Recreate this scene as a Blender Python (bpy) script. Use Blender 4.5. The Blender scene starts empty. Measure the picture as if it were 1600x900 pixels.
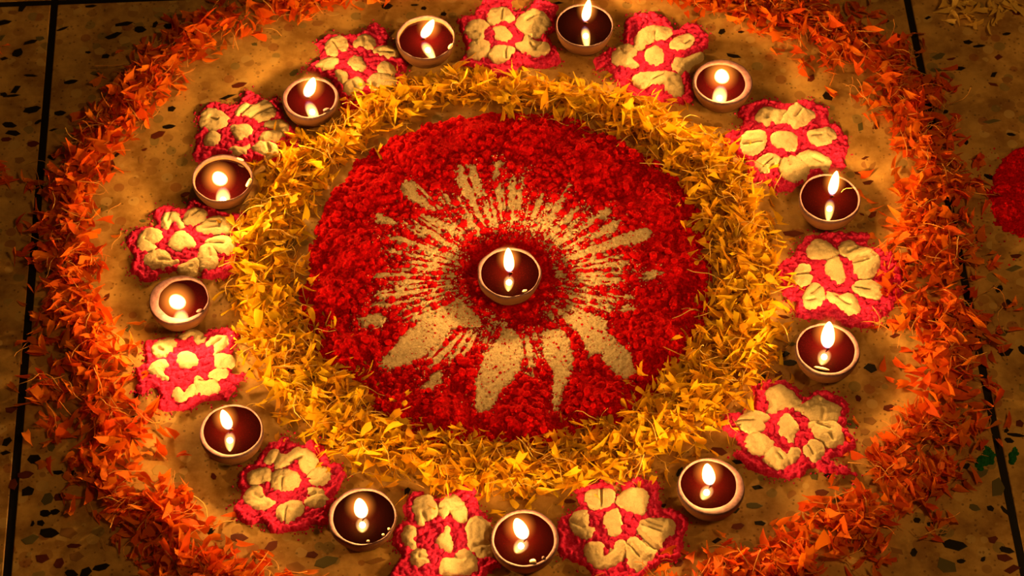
import bpy, math, random
import numpy as np
from mathutils import Vector, Matrix, Euler

S = bpy.context.scene
COL = S.collection
R = math.radians
random.seed(7)
RNG = np.random.default_rng(11)

# ------------------------------------------------------------------ camera, world, light, exposure
ELEV, DIST, FPX = 54.0, 2.59, 3700.0
cam_d = bpy.data.cameras.new('camera')
cam_d.sensor_width = 36.0
cam_d.lens = FPX / 1600 * 36.0
cam = bpy.data.objects.new('camera', cam_d)
cam.location = (0, -DIST * math.cos(R(ELEV)), DIST * math.sin(R(ELEV)))
cam.rotation_euler = (R(90 - ELEV), 0, 0)
cam_d.clip_start = 0.05
cam_d.dof.use_dof = True
cam_d.dof.focus_distance = 2.55
cam_d.dof.aperture_fstop = 11.0
COL.objects.link(cam)
S.camera = cam

w = bpy.data.worlds.new('night_room')
S.world = w
w.use_nodes = True
w.node_tree.nodes['Background'].inputs[0].default_value = (1.0, 0.46, 0.10, 1)
w.node_tree.nodes['Background'].inputs[1].default_value = 0.035

FLAME_STRENGTH = 90.0
FLAME_WATTS = 0.72
FLAME_COLOR = (1.0, 0.47, 0.10, 1)
# the warm lamp of the room, above and to the right
lamp_d = bpy.data.lights.new('room_lamp', 'AREA')
lamp_d.shape = 'DISK'; lamp_d.size = 0.5; lamp_d.energy = 13.0; lamp_d.color = (1.0, 0.47, 0.10)
lamp_o = bpy.data.objects.new('room_lamp', lamp_d)
lamp_o.location = (1.5, -0.5, 2.3)
lamp_o.rotation_euler = (Vector((0.25, -0.05, 0)) - Vector((1.5, -0.5, 2.3))).to_track_quat('-Z', 'Y').to_euler()
COL.objects.link(lamp_o)
S.view_settings.view_transform = 'Standard'
S.view_settings.look = 'None'
S.view_settings.gamma = 1.0
S.view_settings.use_curve_mapping = False
S.view_settings.exposure = 0.0

CY = S.cycles
CY.max_bounces = 5
CY.diffuse_bounces = 2
CY.glossy_bounces = 3
CY.transmission_bounces = 2
CY.transparent_max_bounces = 12
CY.sample_clamp_indirect = 3.0
CY.caustics_reflective = False
CY.caustics_refractive = False

# ------------------------------------------------------------------ the ground plan: survey points on the floor
_e = R(ELEV)
_FW = np.array([0, math.cos(_e), -math.sin(_e)])
_UP = np.array([0, math.sin(_e), math.cos(_e)])
_C = np.array(cam.location)

def plan(x, y, z=0.0):
    """metric floor position of a point surveyed in the photograph, lying at height z"""
    d = _FW + np.array([1, 0, 0]) * ((x - 800) / FPX) + _UP * ((450 - y) / FPX)
    t = (z - _C[2]) / d[2]
    p = _C + d * t
    return np.array([p[0], p[1]])

def plans(pts, z=0.0):
    return np.array([plan(x, y, z) for x, y in pts])

PX = DIST / FPX            # one surveyed unit at the centre, in metres

# ------------------------------------------------------------------ helpers: objects
def tag(o, label=None, cat=None, group=None, kind=None):
    if label: o['label'] = label
    if cat: o['category'] = cat
    if group: o['group'] = group
    if kind: o['kind'] = kind
    return o

def link(name, data, parent=None, mat=None):
    o = bpy.data.objects.new(name, data)
    COL.objects.link(o)
    if parent is not None: o.parent = parent
    if mat is not None and data is not None:
        data.materials.append(mat)
    return o

def empty(name, loc):
    o = bpy.data.objects.new(name, None)
    o.empty_display_size = 0.01
    o.location = loc
    COL.objects.link(o)
    return o

def mesh_from(name, V, F, smooth=True, tint=None, mats=None, midx=None):
    """V (n,3), F (m,k) arrays with one polygon size"""
    V = np.asarray(V, dtype=np.float32)
    F = np.asarray(F, dtype=np.int32)
    me = bpy.data.meshes.new(name)
    k = F.shape[1]
    me.vertices.add(len(V)); me.vertices.foreach_set('co', V.ravel())
    me.loops.add(F.size); me.loops.foreach_set('vertex_index', F.ravel())
    me.polygons.add(len(F))
    me.polygons.foreach_set('loop_start', np.arange(0, F.size, k, dtype=np.int32))
    if smooth: me.polygons.foreach_set('use_smooth', np.ones(len(F), dtype=bool))
    for m in mats or []: me.materials.append(m)
    if midx is not None: me.polygons.foreach_set('material_index', np.asarray(midx, dtype=np.int32))
    if tint is not None:
        a = me.attributes.new('tint', 'FLOAT', 'POINT')
        a.data.foreach_set('value', np.asarray(tint, dtype=np.float32))
    me.update(calc_edges=True)
    me.validate()
    return me

def lathe(rings, segs=48, cap_first=True, cap_last=True):
    """rings: list of (radius, z, cx, cy[, wobble array])"""
    V, F = [], []
    for r in rings:
        rad, z, cx, cy = r[:4]
        wob = r[4] if len(r) > 4 else None
        for s in range(segs):
            a = 2 * math.pi * s / segs
            q = rad * (1 + (wob[s] if wob is not None else 0))
            V.append((cx + q * math.cos(a), cy + q * math.sin(a), z))
    for i in range(len(rings) - 1):
        for s in range(segs):
            t = (s + 1) % segs
            F.append((i * segs + s, i * segs + t, (i + 1) * segs + t, (i + 1) * segs + s))
    def cap(i, flip):
        c = len(V)
        V.append((rings[i][2], rings[i][3], rings[i][1]))
        for s in range(segs):
            t = (s + 1) % segs
            F.append((i * segs + t, i * segs + s, c, c) if not flip else (i * segs + s, i * segs + t, c, c))
    if cap_first: cap(0, False)
    if cap_last: cap(len(rings) - 1, True)
    return V, F

def poly_mesh(name, V, F, smooth=True):
    me = bpy.data.meshes.new(name)
    me.from_pydata([tuple(v) for v in V], [], [tuple(dict.fromkeys(f)) for f in F])
    if smooth: me.polygons.foreach_set('use_smooth', [True] * len(me.polygons))
    me.update()
    return me

# ------------------------------------------------------------------ helpers: noise and height fields
def _hash(ix, iy, seed):
    h = (ix * 374761393 + iy * 668265263 + seed * 1442695041) & 0xffffffff
    h = ((h ^ (h >> 13)) * 1274126177) & 0xffffffff
    return ((h ^ (h >> 16)) & 0xffff) / 65535.0

def vnoise(x, y, seed=0):
    ix = np.floor(x).astype(np.int64); iy = np.floor(y).astype(np.int64)
    fx = x - ix; fy = y - iy
    fx = fx * fx * (3 - 2 * fx); fy = fy * fy * (3 - 2 * fy)
    a = _hash(ix, iy, seed); b = _hash(ix + 1, iy, seed)
    c = _hash(ix, iy + 1, seed); d = _hash(ix + 1, iy + 1, seed)
    return (a * (1 - fx) + b * fx) * (1 - fy) + (c * (1 - fx) + d * fx) * fy - 0.5

def fbm(x, y, seed=0, octv=3):
    s = 0; amp = 1.0
    for o in range(octv):
        s = s + amp * vnoise(x * 2 ** o, y * 2 ** o, seed + o * 17); amp *= 0.5
    return s

def smooth_poly(P, n=5):
    """closed Catmull-Rom through the outline points"""
    P = np.asarray(P, float); m = len(P); out = []
    for i in range(m):
        p0, p1, p2, p3 = P[i - 1], P[i], P[(i + 1) % m], P[(i + 2) % m]
        for k in range(n):
            t = k / n
            out.append(0.5 * ((2 * p1) + (-p0 + p2) * t + (2 * p0 - 5 * p1 + 4 * p2 - p3) * t * t + (-p0 + 3 * p1 - 3 * p2 + p3) * t ** 3))
    return np.array(out)

def sdf(P, X, Y):
    """signed distance to a polygon, positive inside"""
    sh = X.shape; x = X.ravel(); y = Y.ravel()
    d2 = np.full(x.shape, 1e9); ins = np.zeros(x.shape, bool)
    m = len(P)
    for i in range(m):
        ax, ay = P[i]; bx, by = P[(i + 1) % m]
        ex, ey = bx - ax, by - ay
        L = ex * ex + ey * ey + 1e-18
        t = np.clip(((x - ax) * ex + (y - ay) * ey) / L, 0, 1)
        d2 = np.minimum(d2, (x - ax - t * ex) ** 2 + (y - ay - t * ey) ** 2)
        if ay != by:
            ins ^= ((ay > y) != (by > y)) & (x < (bx - ax) * (y - ay) / (by - ay) + ax)
    return (np.sqrt(d2) * np.where(ins, 1, -1)).reshape(sh)

def seg_dist(X, Y, a, b):
    e = b - a; L = e @ e + 1e-18
    t = np.clip(((X - a[0]) * e[0] + (Y - a[1]) * e[1]) / L, 0, 1)
    return np.hypot(X - a[0] - t * e[0], Y - a[1] - t * e[1])

def grid(P, cell, pad):
    lo = P.min(0) - pad; hi = P.max(0) + pad
    xs = np.arange(lo[0], hi[0] + cell, cell); ys = np.arange(lo[1], hi[1] + cell, cell)
    return np.meshgrid(xs, ys)

def add_bumps(X, Y, Z, bumps, k=0.9, floor_z=None):
    """raise round crumbs (x, y, r) in a height field, in place"""
    cell = X[0, 1] - X[0, 0]; x0 = X[0, 0]; y0 = Y[0, 0]; ny, nx = X.shape
    for bx, by, r in bumps:
        i0 = max(int((bx - r - x0) / cell), 0); i1 = min(int((bx + r - x0) / cell) + 2, nx)
        j0 = max(int((by - r - y0) / cell), 0); j1 = min(int((by + r - y0) / cell) + 2, ny)
        if i0 >= i1 or j0 >= j1: continue
        q = r * r - (X[j0:j1, i0:i1] - bx) ** 2 - (Y[j0:j1, i0:i1] - by) ** 2
        base = floor_z[j0:j1, i0:i1] if floor_z is not None else 0
        Z[j0:j1, i0:i1] = np.maximum(Z[j0:j1, i0:i1], np.where(q > 0, base + np.sqrt(np.maximum(q, 0)) * k, -1))

def field_mesh(name, X, Y, Z, D, mat, origin, drop=-0.0004):
    """keep the quads that touch the inside (D > 0) of a height field"""
    ny, nx = X.shape
    inside = D > 0
    q = inside[:-1, :-1] | inside[1:, :-1] | inside[:-1, 1:] | inside[1:, 1:]
    Zz = np.where(inside, Z, drop)
    idx = np.arange(ny * nx).reshape(ny, nx)
    F = np.stack([idx[:-1, :-1][q], idx[:-1, 1:][q], idx[1:, 1:][q], idx[1:, :-1][q]], 1)
    used, inv = np.unique(F, return_inverse=True)
    V = np.stack([X.ravel() - origin[0], Y.ravel() - origin[1], Zz.ravel()], 1)[used]
    return mesh_from(name, V, inv.reshape(-1, 4), mats=[mat])

# ------------------------------------------------------------------ materials
def new_mat(name):
    m = bpy.data.materials.new(name); m.use_nodes = True
    nt = m.node_tree
    return m, nt, nt.nodes, nt.links, nt.nodes['Principled BSDF']

def powder(name, c0, c1, scale=900, rough=0.95, bump=0.25):
    m, nt, N, L, b = new_mat(name)
    tc = N.new('ShaderNodeTexCoord')
    nz = N.new('ShaderNodeTexNoise'); nz.inputs['Scale'].default_value = scale; nz.inputs['Detail'].default_value = 3
    L.new(tc.outputs['Object'], nz.inputs['Vector'])
    r = N.new('ShaderNodeValToRGB')
    r.color_ramp.elements[0].position = 0.35; r.color_ramp.elements[0].color = (*c0, 1)
    r.color_ramp.elements[1].position = 0.65; r.color_ramp.elements[1].color = (*c1, 1)
    L.new(nz.outputs['Fac'], r.inputs['Fac']); L.new(r.outputs['Color'], b.inputs['Base Color'])
    b.inputs['Roughness'].default_value = rough
    b.inputs['Specular IOR Level'].default_value = 0.08
    bp = N.new('ShaderNodeBump'); bp.inputs['Strength'].default_value = bump; bp.inputs['Distance'].default_value = 0.001
    L.new(nz.outputs['Fac'], bp.inputs['Height']); L.new(bp.outputs['Normal'], b.inputs['Normal'])
    return m

def petal_mat(name, c0, c1, trans=0.3):
    m, nt, N, L, b = new_mat(name)
    at = N.new('ShaderNodeAttribute'); at.attribute_name = 'tint'
    r = N.new('ShaderNodeValToRGB')
    r.color_ramp.elements[0].color = (*c0, 1); r.color_ramp.elements[1].color = (*c1, 1)
    L.new(at.outputs['Fac'], r.inputs['Fac']); L.new(r.outputs['Color'], b.inputs['Base Color'])
    b.inputs['Roughness'].default_value = 0.65
    b.inputs['Specular IOR Level'].default_value = 0.2
    t = N.new('ShaderNodeBsdfTranslucent'); L.new(r.outputs['Color'], t.inputs['Color'])
    mx = N.new('ShaderNodeMixShader'); mx.inputs[0].default_value = trans
    L.new(b.outputs[0], mx.inputs[1]); L.new(t.outputs[0], mx.inputs[2])
    L.new(mx.outputs[0], N['Material Output'].inputs['Surface'])
    return m

def plain(name, c, rough=0.6, spec=0.3):
    m, nt, N, L, b = new_mat(name)
    b.inputs['Base Color'].default_value = (*c, 1); b.inputs['Roughness'].default_value = rough
    b.inputs['Specular IOR Level'].default_value = spec
    return m

M = {}
M['red'] = powder('red_powder', (0.42, 0.001, 0.003), (0.80, 0.004, 0.009), 420)
M['pink'] = powder('pink_powder', (0.64, 0.010, 0.075), (0.84, 0.042, 0.19), 500)
M['pale'] = powder('cream_powder', (0.70, 0.56, 0.32), (0.86, 0.74, 0.46), 1100)
M['sand'] = powder('cream_sand', (0.66, 0.50, 0.28), (0.96, 0.84, 0.60), 700, bump=0.5)
M['green'] = powder('green_powder', (0.01, 0.10, 0.03), (0.02, 0.16, 0.05), 700)
M['yellow'] = petal_mat('yellow_petal', (0.92, 0.44, 0.007), (1.0, 0.72, 0.015), 0.40)
M['orange'] = petal_mat('orange_petal', (0.86, 0.090, 0.005), (1.0, 0.30, 0.012), 0.38)
M['stalk_y'] = petal_mat('yellow_stalk', (0.85, 0.50, 0.08), (0.95, 0.72, 0.20), 0.2)
M['stalk_o'] = petal_mat('orange_stalk', (0.85, 0.30, 0.05), (0.95, 0.58, 0.16), 0.2)

def clay_mat():
    m, nt, N, L, b = new_mat('lilac_clay')
    tc = N.new('ShaderNodeTexCoord')
    nz = N.new('ShaderNodeTexNoise'); nz.inputs['Scale'].default_value = 260; nz.inputs['Detail'].default_value = 4
    L.new(tc.outputs['Object'], nz.inputs['Vector'])
    r = N.new('ShaderNodeValToRGB')
    r.color_ramp.elements[0].position = 0.3; r.color_ramp.elements[0].color = (0.060, 0.028, 0.034, 1)
    r.color_ramp.elements[1].position = 0.7; r.color_ramp.elements[1].color = (0.120, 0.062, 0.085, 1)
    L.new(nz.outputs['Fac'], r.inputs['Fac'])
    # brown below, turning lilac along the rim
    sz = N.new('ShaderNodeSeparateXYZ'); L.new(tc.outputs['Object'], sz.inputs[0])
    rm = N.new('ShaderNodeMapRange'); rm.inputs['From Min'].default_value = 0.0205; rm.inputs['From Max'].default_value = 0.0238; L.new(sz.outputs['Z'], rm.inputs['Value'])
    mx = N.new('ShaderNodeMix'); mx.data_type = 'RGBA'; L.new(rm.outputs['Result'], mx.inputs['Factor'])
    mx.inputs[6].default_value = (0.150, 0.066, 0.026, 1); L.new(r.outputs['Color'], mx.inputs[7])
    L.new(mx.outputs[2], b.inputs['Base Color'])
    b.inputs['Roughness'].default_value = 0.6; b.inputs['Specular IOR Level'].default_value = 0.3
    bp = N.new('ShaderNodeBump'); bp.inputs['Strength'].default_value = 0.25; bp.inputs['Distance'].default_value = 0.001
    L.new(nz.outputs['Fac'], bp.inputs['Height']); L.new(bp.outputs['Normal'], b.inputs['Normal'])
    return m
M['clay'] = clay_mat()
M['oil_red'] = plain('dark_red_oil', (0.0095, 0.0005, 0.0008), 0.0, 0.6)
M['oil_deep'] = plain('deep_red_oil', (0.0065, 0.0004, 0.0004), 0.0, 0.6)
M['oil_black'] = plain('black_oil', (0.0025, 0.0003, 0.0003), 0.0, 0.6)
M['wick'] = plain('charred_wick', (0.05, 0.02, 0.01), 0.9, 0.1)
M['cotton'] = plain('cotton', (0.85, 0.70, 0.48), 0.9, 0.1)
M['joint'] = plain('black_joint', (0.006, 0.005, 0.005), 0.55, 0.3)

def flame_mat():
    m, nt, N, L, b = new_mat('candle_flame')
    N.remove(b)
    tc = N.new('ShaderNodeTexCoord'); sp = N.new('ShaderNodeSeparateXYZ'); L.new(tc.outputs['Generated'], sp.inputs[0])
    cr = N.new('ShaderNodeValToRGB'); e = cr.color_ramp.elements
    e[0].position = 0.0; e[0].color = (0.08, 0.12, 0.55, 1)
    e[1].position = 0.30; e[1].color = FLAME_COLOR
    x = e.new(0.14); x.color = (0.30, 0.26, 0.45, 1)
    st = N.new('ShaderNodeMapRange'); st.interpolation_type = 'SMOOTHSTEP'
    st.inputs['From Min'].default_value = 0.12; st.inputs['From Max'].default_value = 0.45
    st.inputs['To Min'].default_value = 1.6; st.inputs['To Max'].default_value = FLAME_STRENGTH
    L.new(sp.outputs['Z'], cr.inputs['Fac']); L.new(sp.outputs['Z'], st.inputs['Value'])
    lw = N.new('ShaderNodeLayerWeight'); lw.inputs['Blend'].default_value = 0.5      # the thin edge of a flame glows less than its full depth
    inv = N.new('ShaderNodeMath'); inv.operation = 'SUBTRACT'; inv.inputs[0].default_value = 1.0; L.new(lw.outputs['Facing'], inv.inputs[1])
    pw = N.new('ShaderNodeMath'); pw.operation = 'POWER'; pw.inputs[1].default_value = 2.2; L.new(inv.outputs[0], pw.inputs[0])
    sm = N.new('ShaderNodeMath'); sm.operation = 'MULTIPLY'; L.new(pw.outputs[0], sm.inputs[0]); L.new(st.outputs['Result'], sm.inputs[1])
    em = N.new('ShaderNodeEmission'); L.new(cr.outputs['Color'], em.inputs['Color']); L.new(sm.outputs[0], em.inputs['Strength'])
    tr = N.new('ShaderNodeBsdfTransparent'); ad = N.new('ShaderNodeAddShader')
    L.new(em.outputs[0], ad.inputs[0]); L.new(tr.outputs[0], ad.inputs[1])
    L.new(ad.outputs[0], N['Material Output'].inputs['Surface'])
    return m
M['flame'] = flame_mat()


def glow_mat():
    m, nt, N, L, b = new_mat('flame_glow')
    N.remove(b)
    em = N.new('ShaderNodeEmission'); em.inputs['Color'].default_value = (1.0, 0.26, 0.025, 1); em.inputs['Strength'].default_value = 45.0
    # orange glow around the flame, put in as emissive volume, thinning to nothing
    tc = N.new('ShaderNodeTexCoord'); mp = N.new('ShaderNodeMapping'); gt = N.new('ShaderNodeTexGradient'); gt.gradient_type = 'SPHERICAL'
    mp.inputs['Location'].default_value = (-1, -1, -1); mp.inputs['Scale'].default_value = (2, 2, 2)
    L.new(tc.outputs['Generated'], mp.inputs['Vector']); L.new(mp.outputs['Vector'], gt.inputs['Vector'])
    pw = N.new('ShaderNodeMath'); pw.operation = 'POWER'; pw.inputs[1].default_value = 1.8; L.new(gt.outputs['Fac'], pw.inputs[0])
    mu = N.new('ShaderNodeMath'); mu.operation = 'MULTIPLY'; mu.inputs[1].default_value = 150.0; L.new(pw.outputs[0], mu.inputs[0])
    L.new(mu.outputs[0], em.inputs['Strength'])
    L.new(em.outputs[0], N['Material Output'].inputs['Volume'])
    return m
M['glow'] = glow_mat()
M['glow'].cycles.emission_sampling = 'NONE'
flame_light = bpy.data.lights.new('flame_light', 'POINT')
flame_light.energy = FLAME_WATTS; flame_light.color = FLAME_COLOR[:3]; flame_light.shadow_soft_size = 0.0032

def slab_mat():
    m, nt, N, L, b = new_mat('terrazzo')
    tc = N.new('ShaderNodeTexCoord')
    base = N.new('ShaderNodeTexNoise'); base.inputs['Scale'].default_value = 22; base.inputs['Detail'].default_value = 6; base.inputs['Roughness'].default_value = 0.65
    L.new(tc.outputs['Object'], base.inputs['Vector'])
    r = N.new('ShaderNodeValToRGB')
    r.color_ramp.elements[0].position = 0.36; r.color_ramp.elements[0].color = (0.32, 0.165, 0.040, 1)
    r.color_ramp.elements[1].position = 0.62; r.color_ramp.elements[1].color = (0.68, 0.42, 0.125, 1)
    L.new(base.outputs['Fac'], r.inputs['Fac'])
    col = r.outputs['Color']
    # pale and brown marble grains too small to pick apart
    for sc, thr, ramp in ((62, 0.42, ((0.0, (0.34, 0.17, 0.05)), (0.35, (0.66, 0.46, 0.17)), (0.65, (0.30, 0.085, 0.03)), (0.82, (0.22, 0.19, 0.07)))),
                          (190, 0.26, ((0.0, (0.16, 0.06, 0.02)), (0.4, (0.48, 0.32, 0.10)), (0.75, (0.10, 0.06, 0.03))))):
        v = N.new('ShaderNodeTexVoronoi'); v.inputs['Scale'].default_value = sc; v.inputs['Randomness'].default_value = 1.0
        L.new(tc.outputs['Object'], v.inputs['Vector'])
        wn = N.new('ShaderNodeSeparateColor'); L.new(v.outputs['Color'], wn.inputs[0])
        cr = N.new('ShaderNodeValToRGB'); cr.color_ramp.interpolation = 'CONSTANT'
        cr.color_ramp.elements[0].position = ramp[0][0]; cr.color_ramp.elements[0].color = (*ramp[0][1], 1)
        cr.color_ramp.elements[1].position = ramp[1][0]; cr.color_ramp.elements[1].color = (*ramp[1][1], 1)
        for p, c in ramp[2:]:
            el = cr.color_ramp.elements.new(p); el.color = (*c, 1)
        L.new(wn.outputs['Green'], cr.inputs['Fac'])
        lt = N.new('ShaderNodeMath'); lt.operation = 'LESS_THAN'; lt.inputs[1].default_value = thr
        L.new(v.outputs['Distance'], lt.inputs[0])
        pick = N.new('ShaderNodeMath'); pick.operation = 'GREATER_THAN'; pick.inputs[1].default_value = 0.45
        L.new(wn.outputs['Red'], pick.inputs[0])
        mu = N.new('ShaderNodeMath'); mu.operation = 'MULTIPLY'; L.new(lt.outputs[0], mu.inputs[0]); L.new(pick.outputs[0], mu.inputs[1])
        m2 = N.new('ShaderNodeMath'); m2.operation = 'MULTIPLY'; m2.inputs[1].default_value = 0.6; L.new(mu.outputs[0], m2.inputs[0])
        mx = N.new('ShaderNodeMix'); mx.data_type = 'RGBA'
        L.new(m2.outputs[0], mx.inputs['Factor']); L.new(col, mx.inputs[6]); L.new(cr.outputs['Color'], mx.inputs[7])
        col = mx.outputs[2]
    L.new(col, b.inputs['Base Color'])
    b.inputs['Roughness'].default_value = 0.5; b.inputs['Specular IOR Level'].default_value = 0.25
    return m
M['slab'] = slab_mat()
CHIP = {'b': plain('black_chip', (0.010, 0.007, 0.005), 0.45), 'r': plain('maroon_chip', (0.13, 0.022, 0.010), 0.45),
        't': plain('tan_chip', (0.34, 0.17, 0.05), 0.45), 'g': plain('grey_green_chip', (0.14, 0.12, 0.045), 0.45),
        'o': plain('ochre_chip', (0.50, 0.34, 0.11), 0.45)}

# ------------------------------------------------------------------ the floor: slabs, joints, chips
YAW = R(3.0)
ux = np.array([math.cos(YAW), math.sin(YAW)]); vy = np.array([-math.sin(YAW), math.cos(YAW)])
def uv(p): return float(p @ ux), float(p @ vy)
uL = 0.5 * (uv(plan(84, 0))[0] + uv(plan(12, 900))[0])
uR = 0.5 * (uv(plan(1420, 0))[0] + uv(plan(1592, 867))[0])
vT = uv(plan(90, 3))[1]
TW = uR - uL
GAP = 0.0085

def box(name, u0, u1, v0, v1, z0, z1, mat, parent, bev=0.0008):
    b = bev
    V = []
    for z, i in ((z0, 0), (z1 - b, 0), (z1, b)):
        for u, v in ((u0 + i, v0 + i), (u1 - i, v0 + i), (u1 - i, v1 - i), (u0 + i, v1 - i)):
            p = ux * u + vy * v
            V.append((p[0], p[1], z))
    F = [(3, 2, 1, 0), (8, 9, 10, 11)]
    for k in (0, 4):
        for s in range(4):
            t = (s + 1) % 4
            F.append((k + s, k + t, k + 4 + t, k + 4 + s))
    return link(name, poly_mesh(name, V, F, False), parent, mat)

floor_me = bpy.data.meshes.new('floor')
us = [uL - TW, uL, uR, uR + TW]; vs = [vT - 2 * TW, vT - TW, vT, vT + TW]
c = [ux * us[0] + vy * vs[0], ux * us[3] + vy * vs[0], ux * us[3] + vy * vs[3], ux * us[0] + vy * vs[3]]
floor_me.from_pydata([(p[0], p[1], z) for z in (-0.045, -0.025) for p in c], [],
                     [(3, 2, 1, 0), (4, 5, 6, 7), (0, 1, 5, 4), (1, 2, 6, 5), (2, 3, 7, 6), (3, 0, 4, 7)])
floor = link('floor', floor_me, None, M['joint'])
tag(floor, kind='structure')
for i in range(3):
    for j in range(3):
        box('slab', us[i] + GAP / 2, us[i + 1] - GAP / 2, vs[j] + GAP / 2, vs[j + 1] - GAP / 2, -0.025, 0.0, M['slab'], floor)
for k in (1, 2):
    box('divider_strip', us[k] - GAP / 2, us[k] + GAP / 2, vs[0], vs[3], -0.025, -0.0012, M['joint'], floor, 0.0004)
    for i in range(3):
        box('divider_strip', us[i] + GAP / 2, us[i + 1] - GAP / 2, vs[k] - GAP / 2, vs[k] + GAP / 2, -0.025, -0.0012, M['joint'], floor, 0.0004)

def chip_mesh(i):
    rr = random.Random(100 + i)
    n = rr.choice((4, 5, 5, 6, 7))
    P = []
    for k in range(n):
        a = 2 * math.pi * (k + rr.uniform(-0.28, 0.28)) / n
        q = 0.5 * rr.uniform(0.75, 1.08)
        P.append((q * math.cos(a), q * math.sin(a)))
    V = [(x, y, -0.0010) for x, y in P] + [(x, y, 0.00015) for x, y in P] + [(x * .93, y * .93, 0.00028) for x, y in P]
    F = [tuple(range(2 * n, 3 * n))] + [(o + k, o + (k + 1) % n, o + n + (k + 1) % n, o + n + k) for o in (0, n) for k in range(n)]
    return V, F
CHIP_SHAPES = [chip_mesh(i) for i in range(14)]
CHIP_ME = {}
n_chips = 0
taken = []
def chip(x, y, ln, wd, ang, kind, vi=None):
    global n_chips
    vi = random.randrange(14) if vi is None else vi
    if (vi, kind) not in CHIP_ME:
        me = poly_mesh('chip', *CHIP_SHAPES[vi], False); me.materials.append(CHIP[kind]); CHIP_ME[(vi, kind)] = me
    p = plan(x, y)
    o = link('chip', CHIP_ME[(vi, kind)], floor)
    o.location = (p[0], p[1], 0)
    s = PX * 1.12
    o.scale = (max(ln, 5) * s, max(wd, 4) * s, 1)
    o.rotation_euler = (0, 0, R(ang))
    taken.append((p[0], p[1], max(ln, wd) * s * 0.5))
    n_chips += 1

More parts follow.
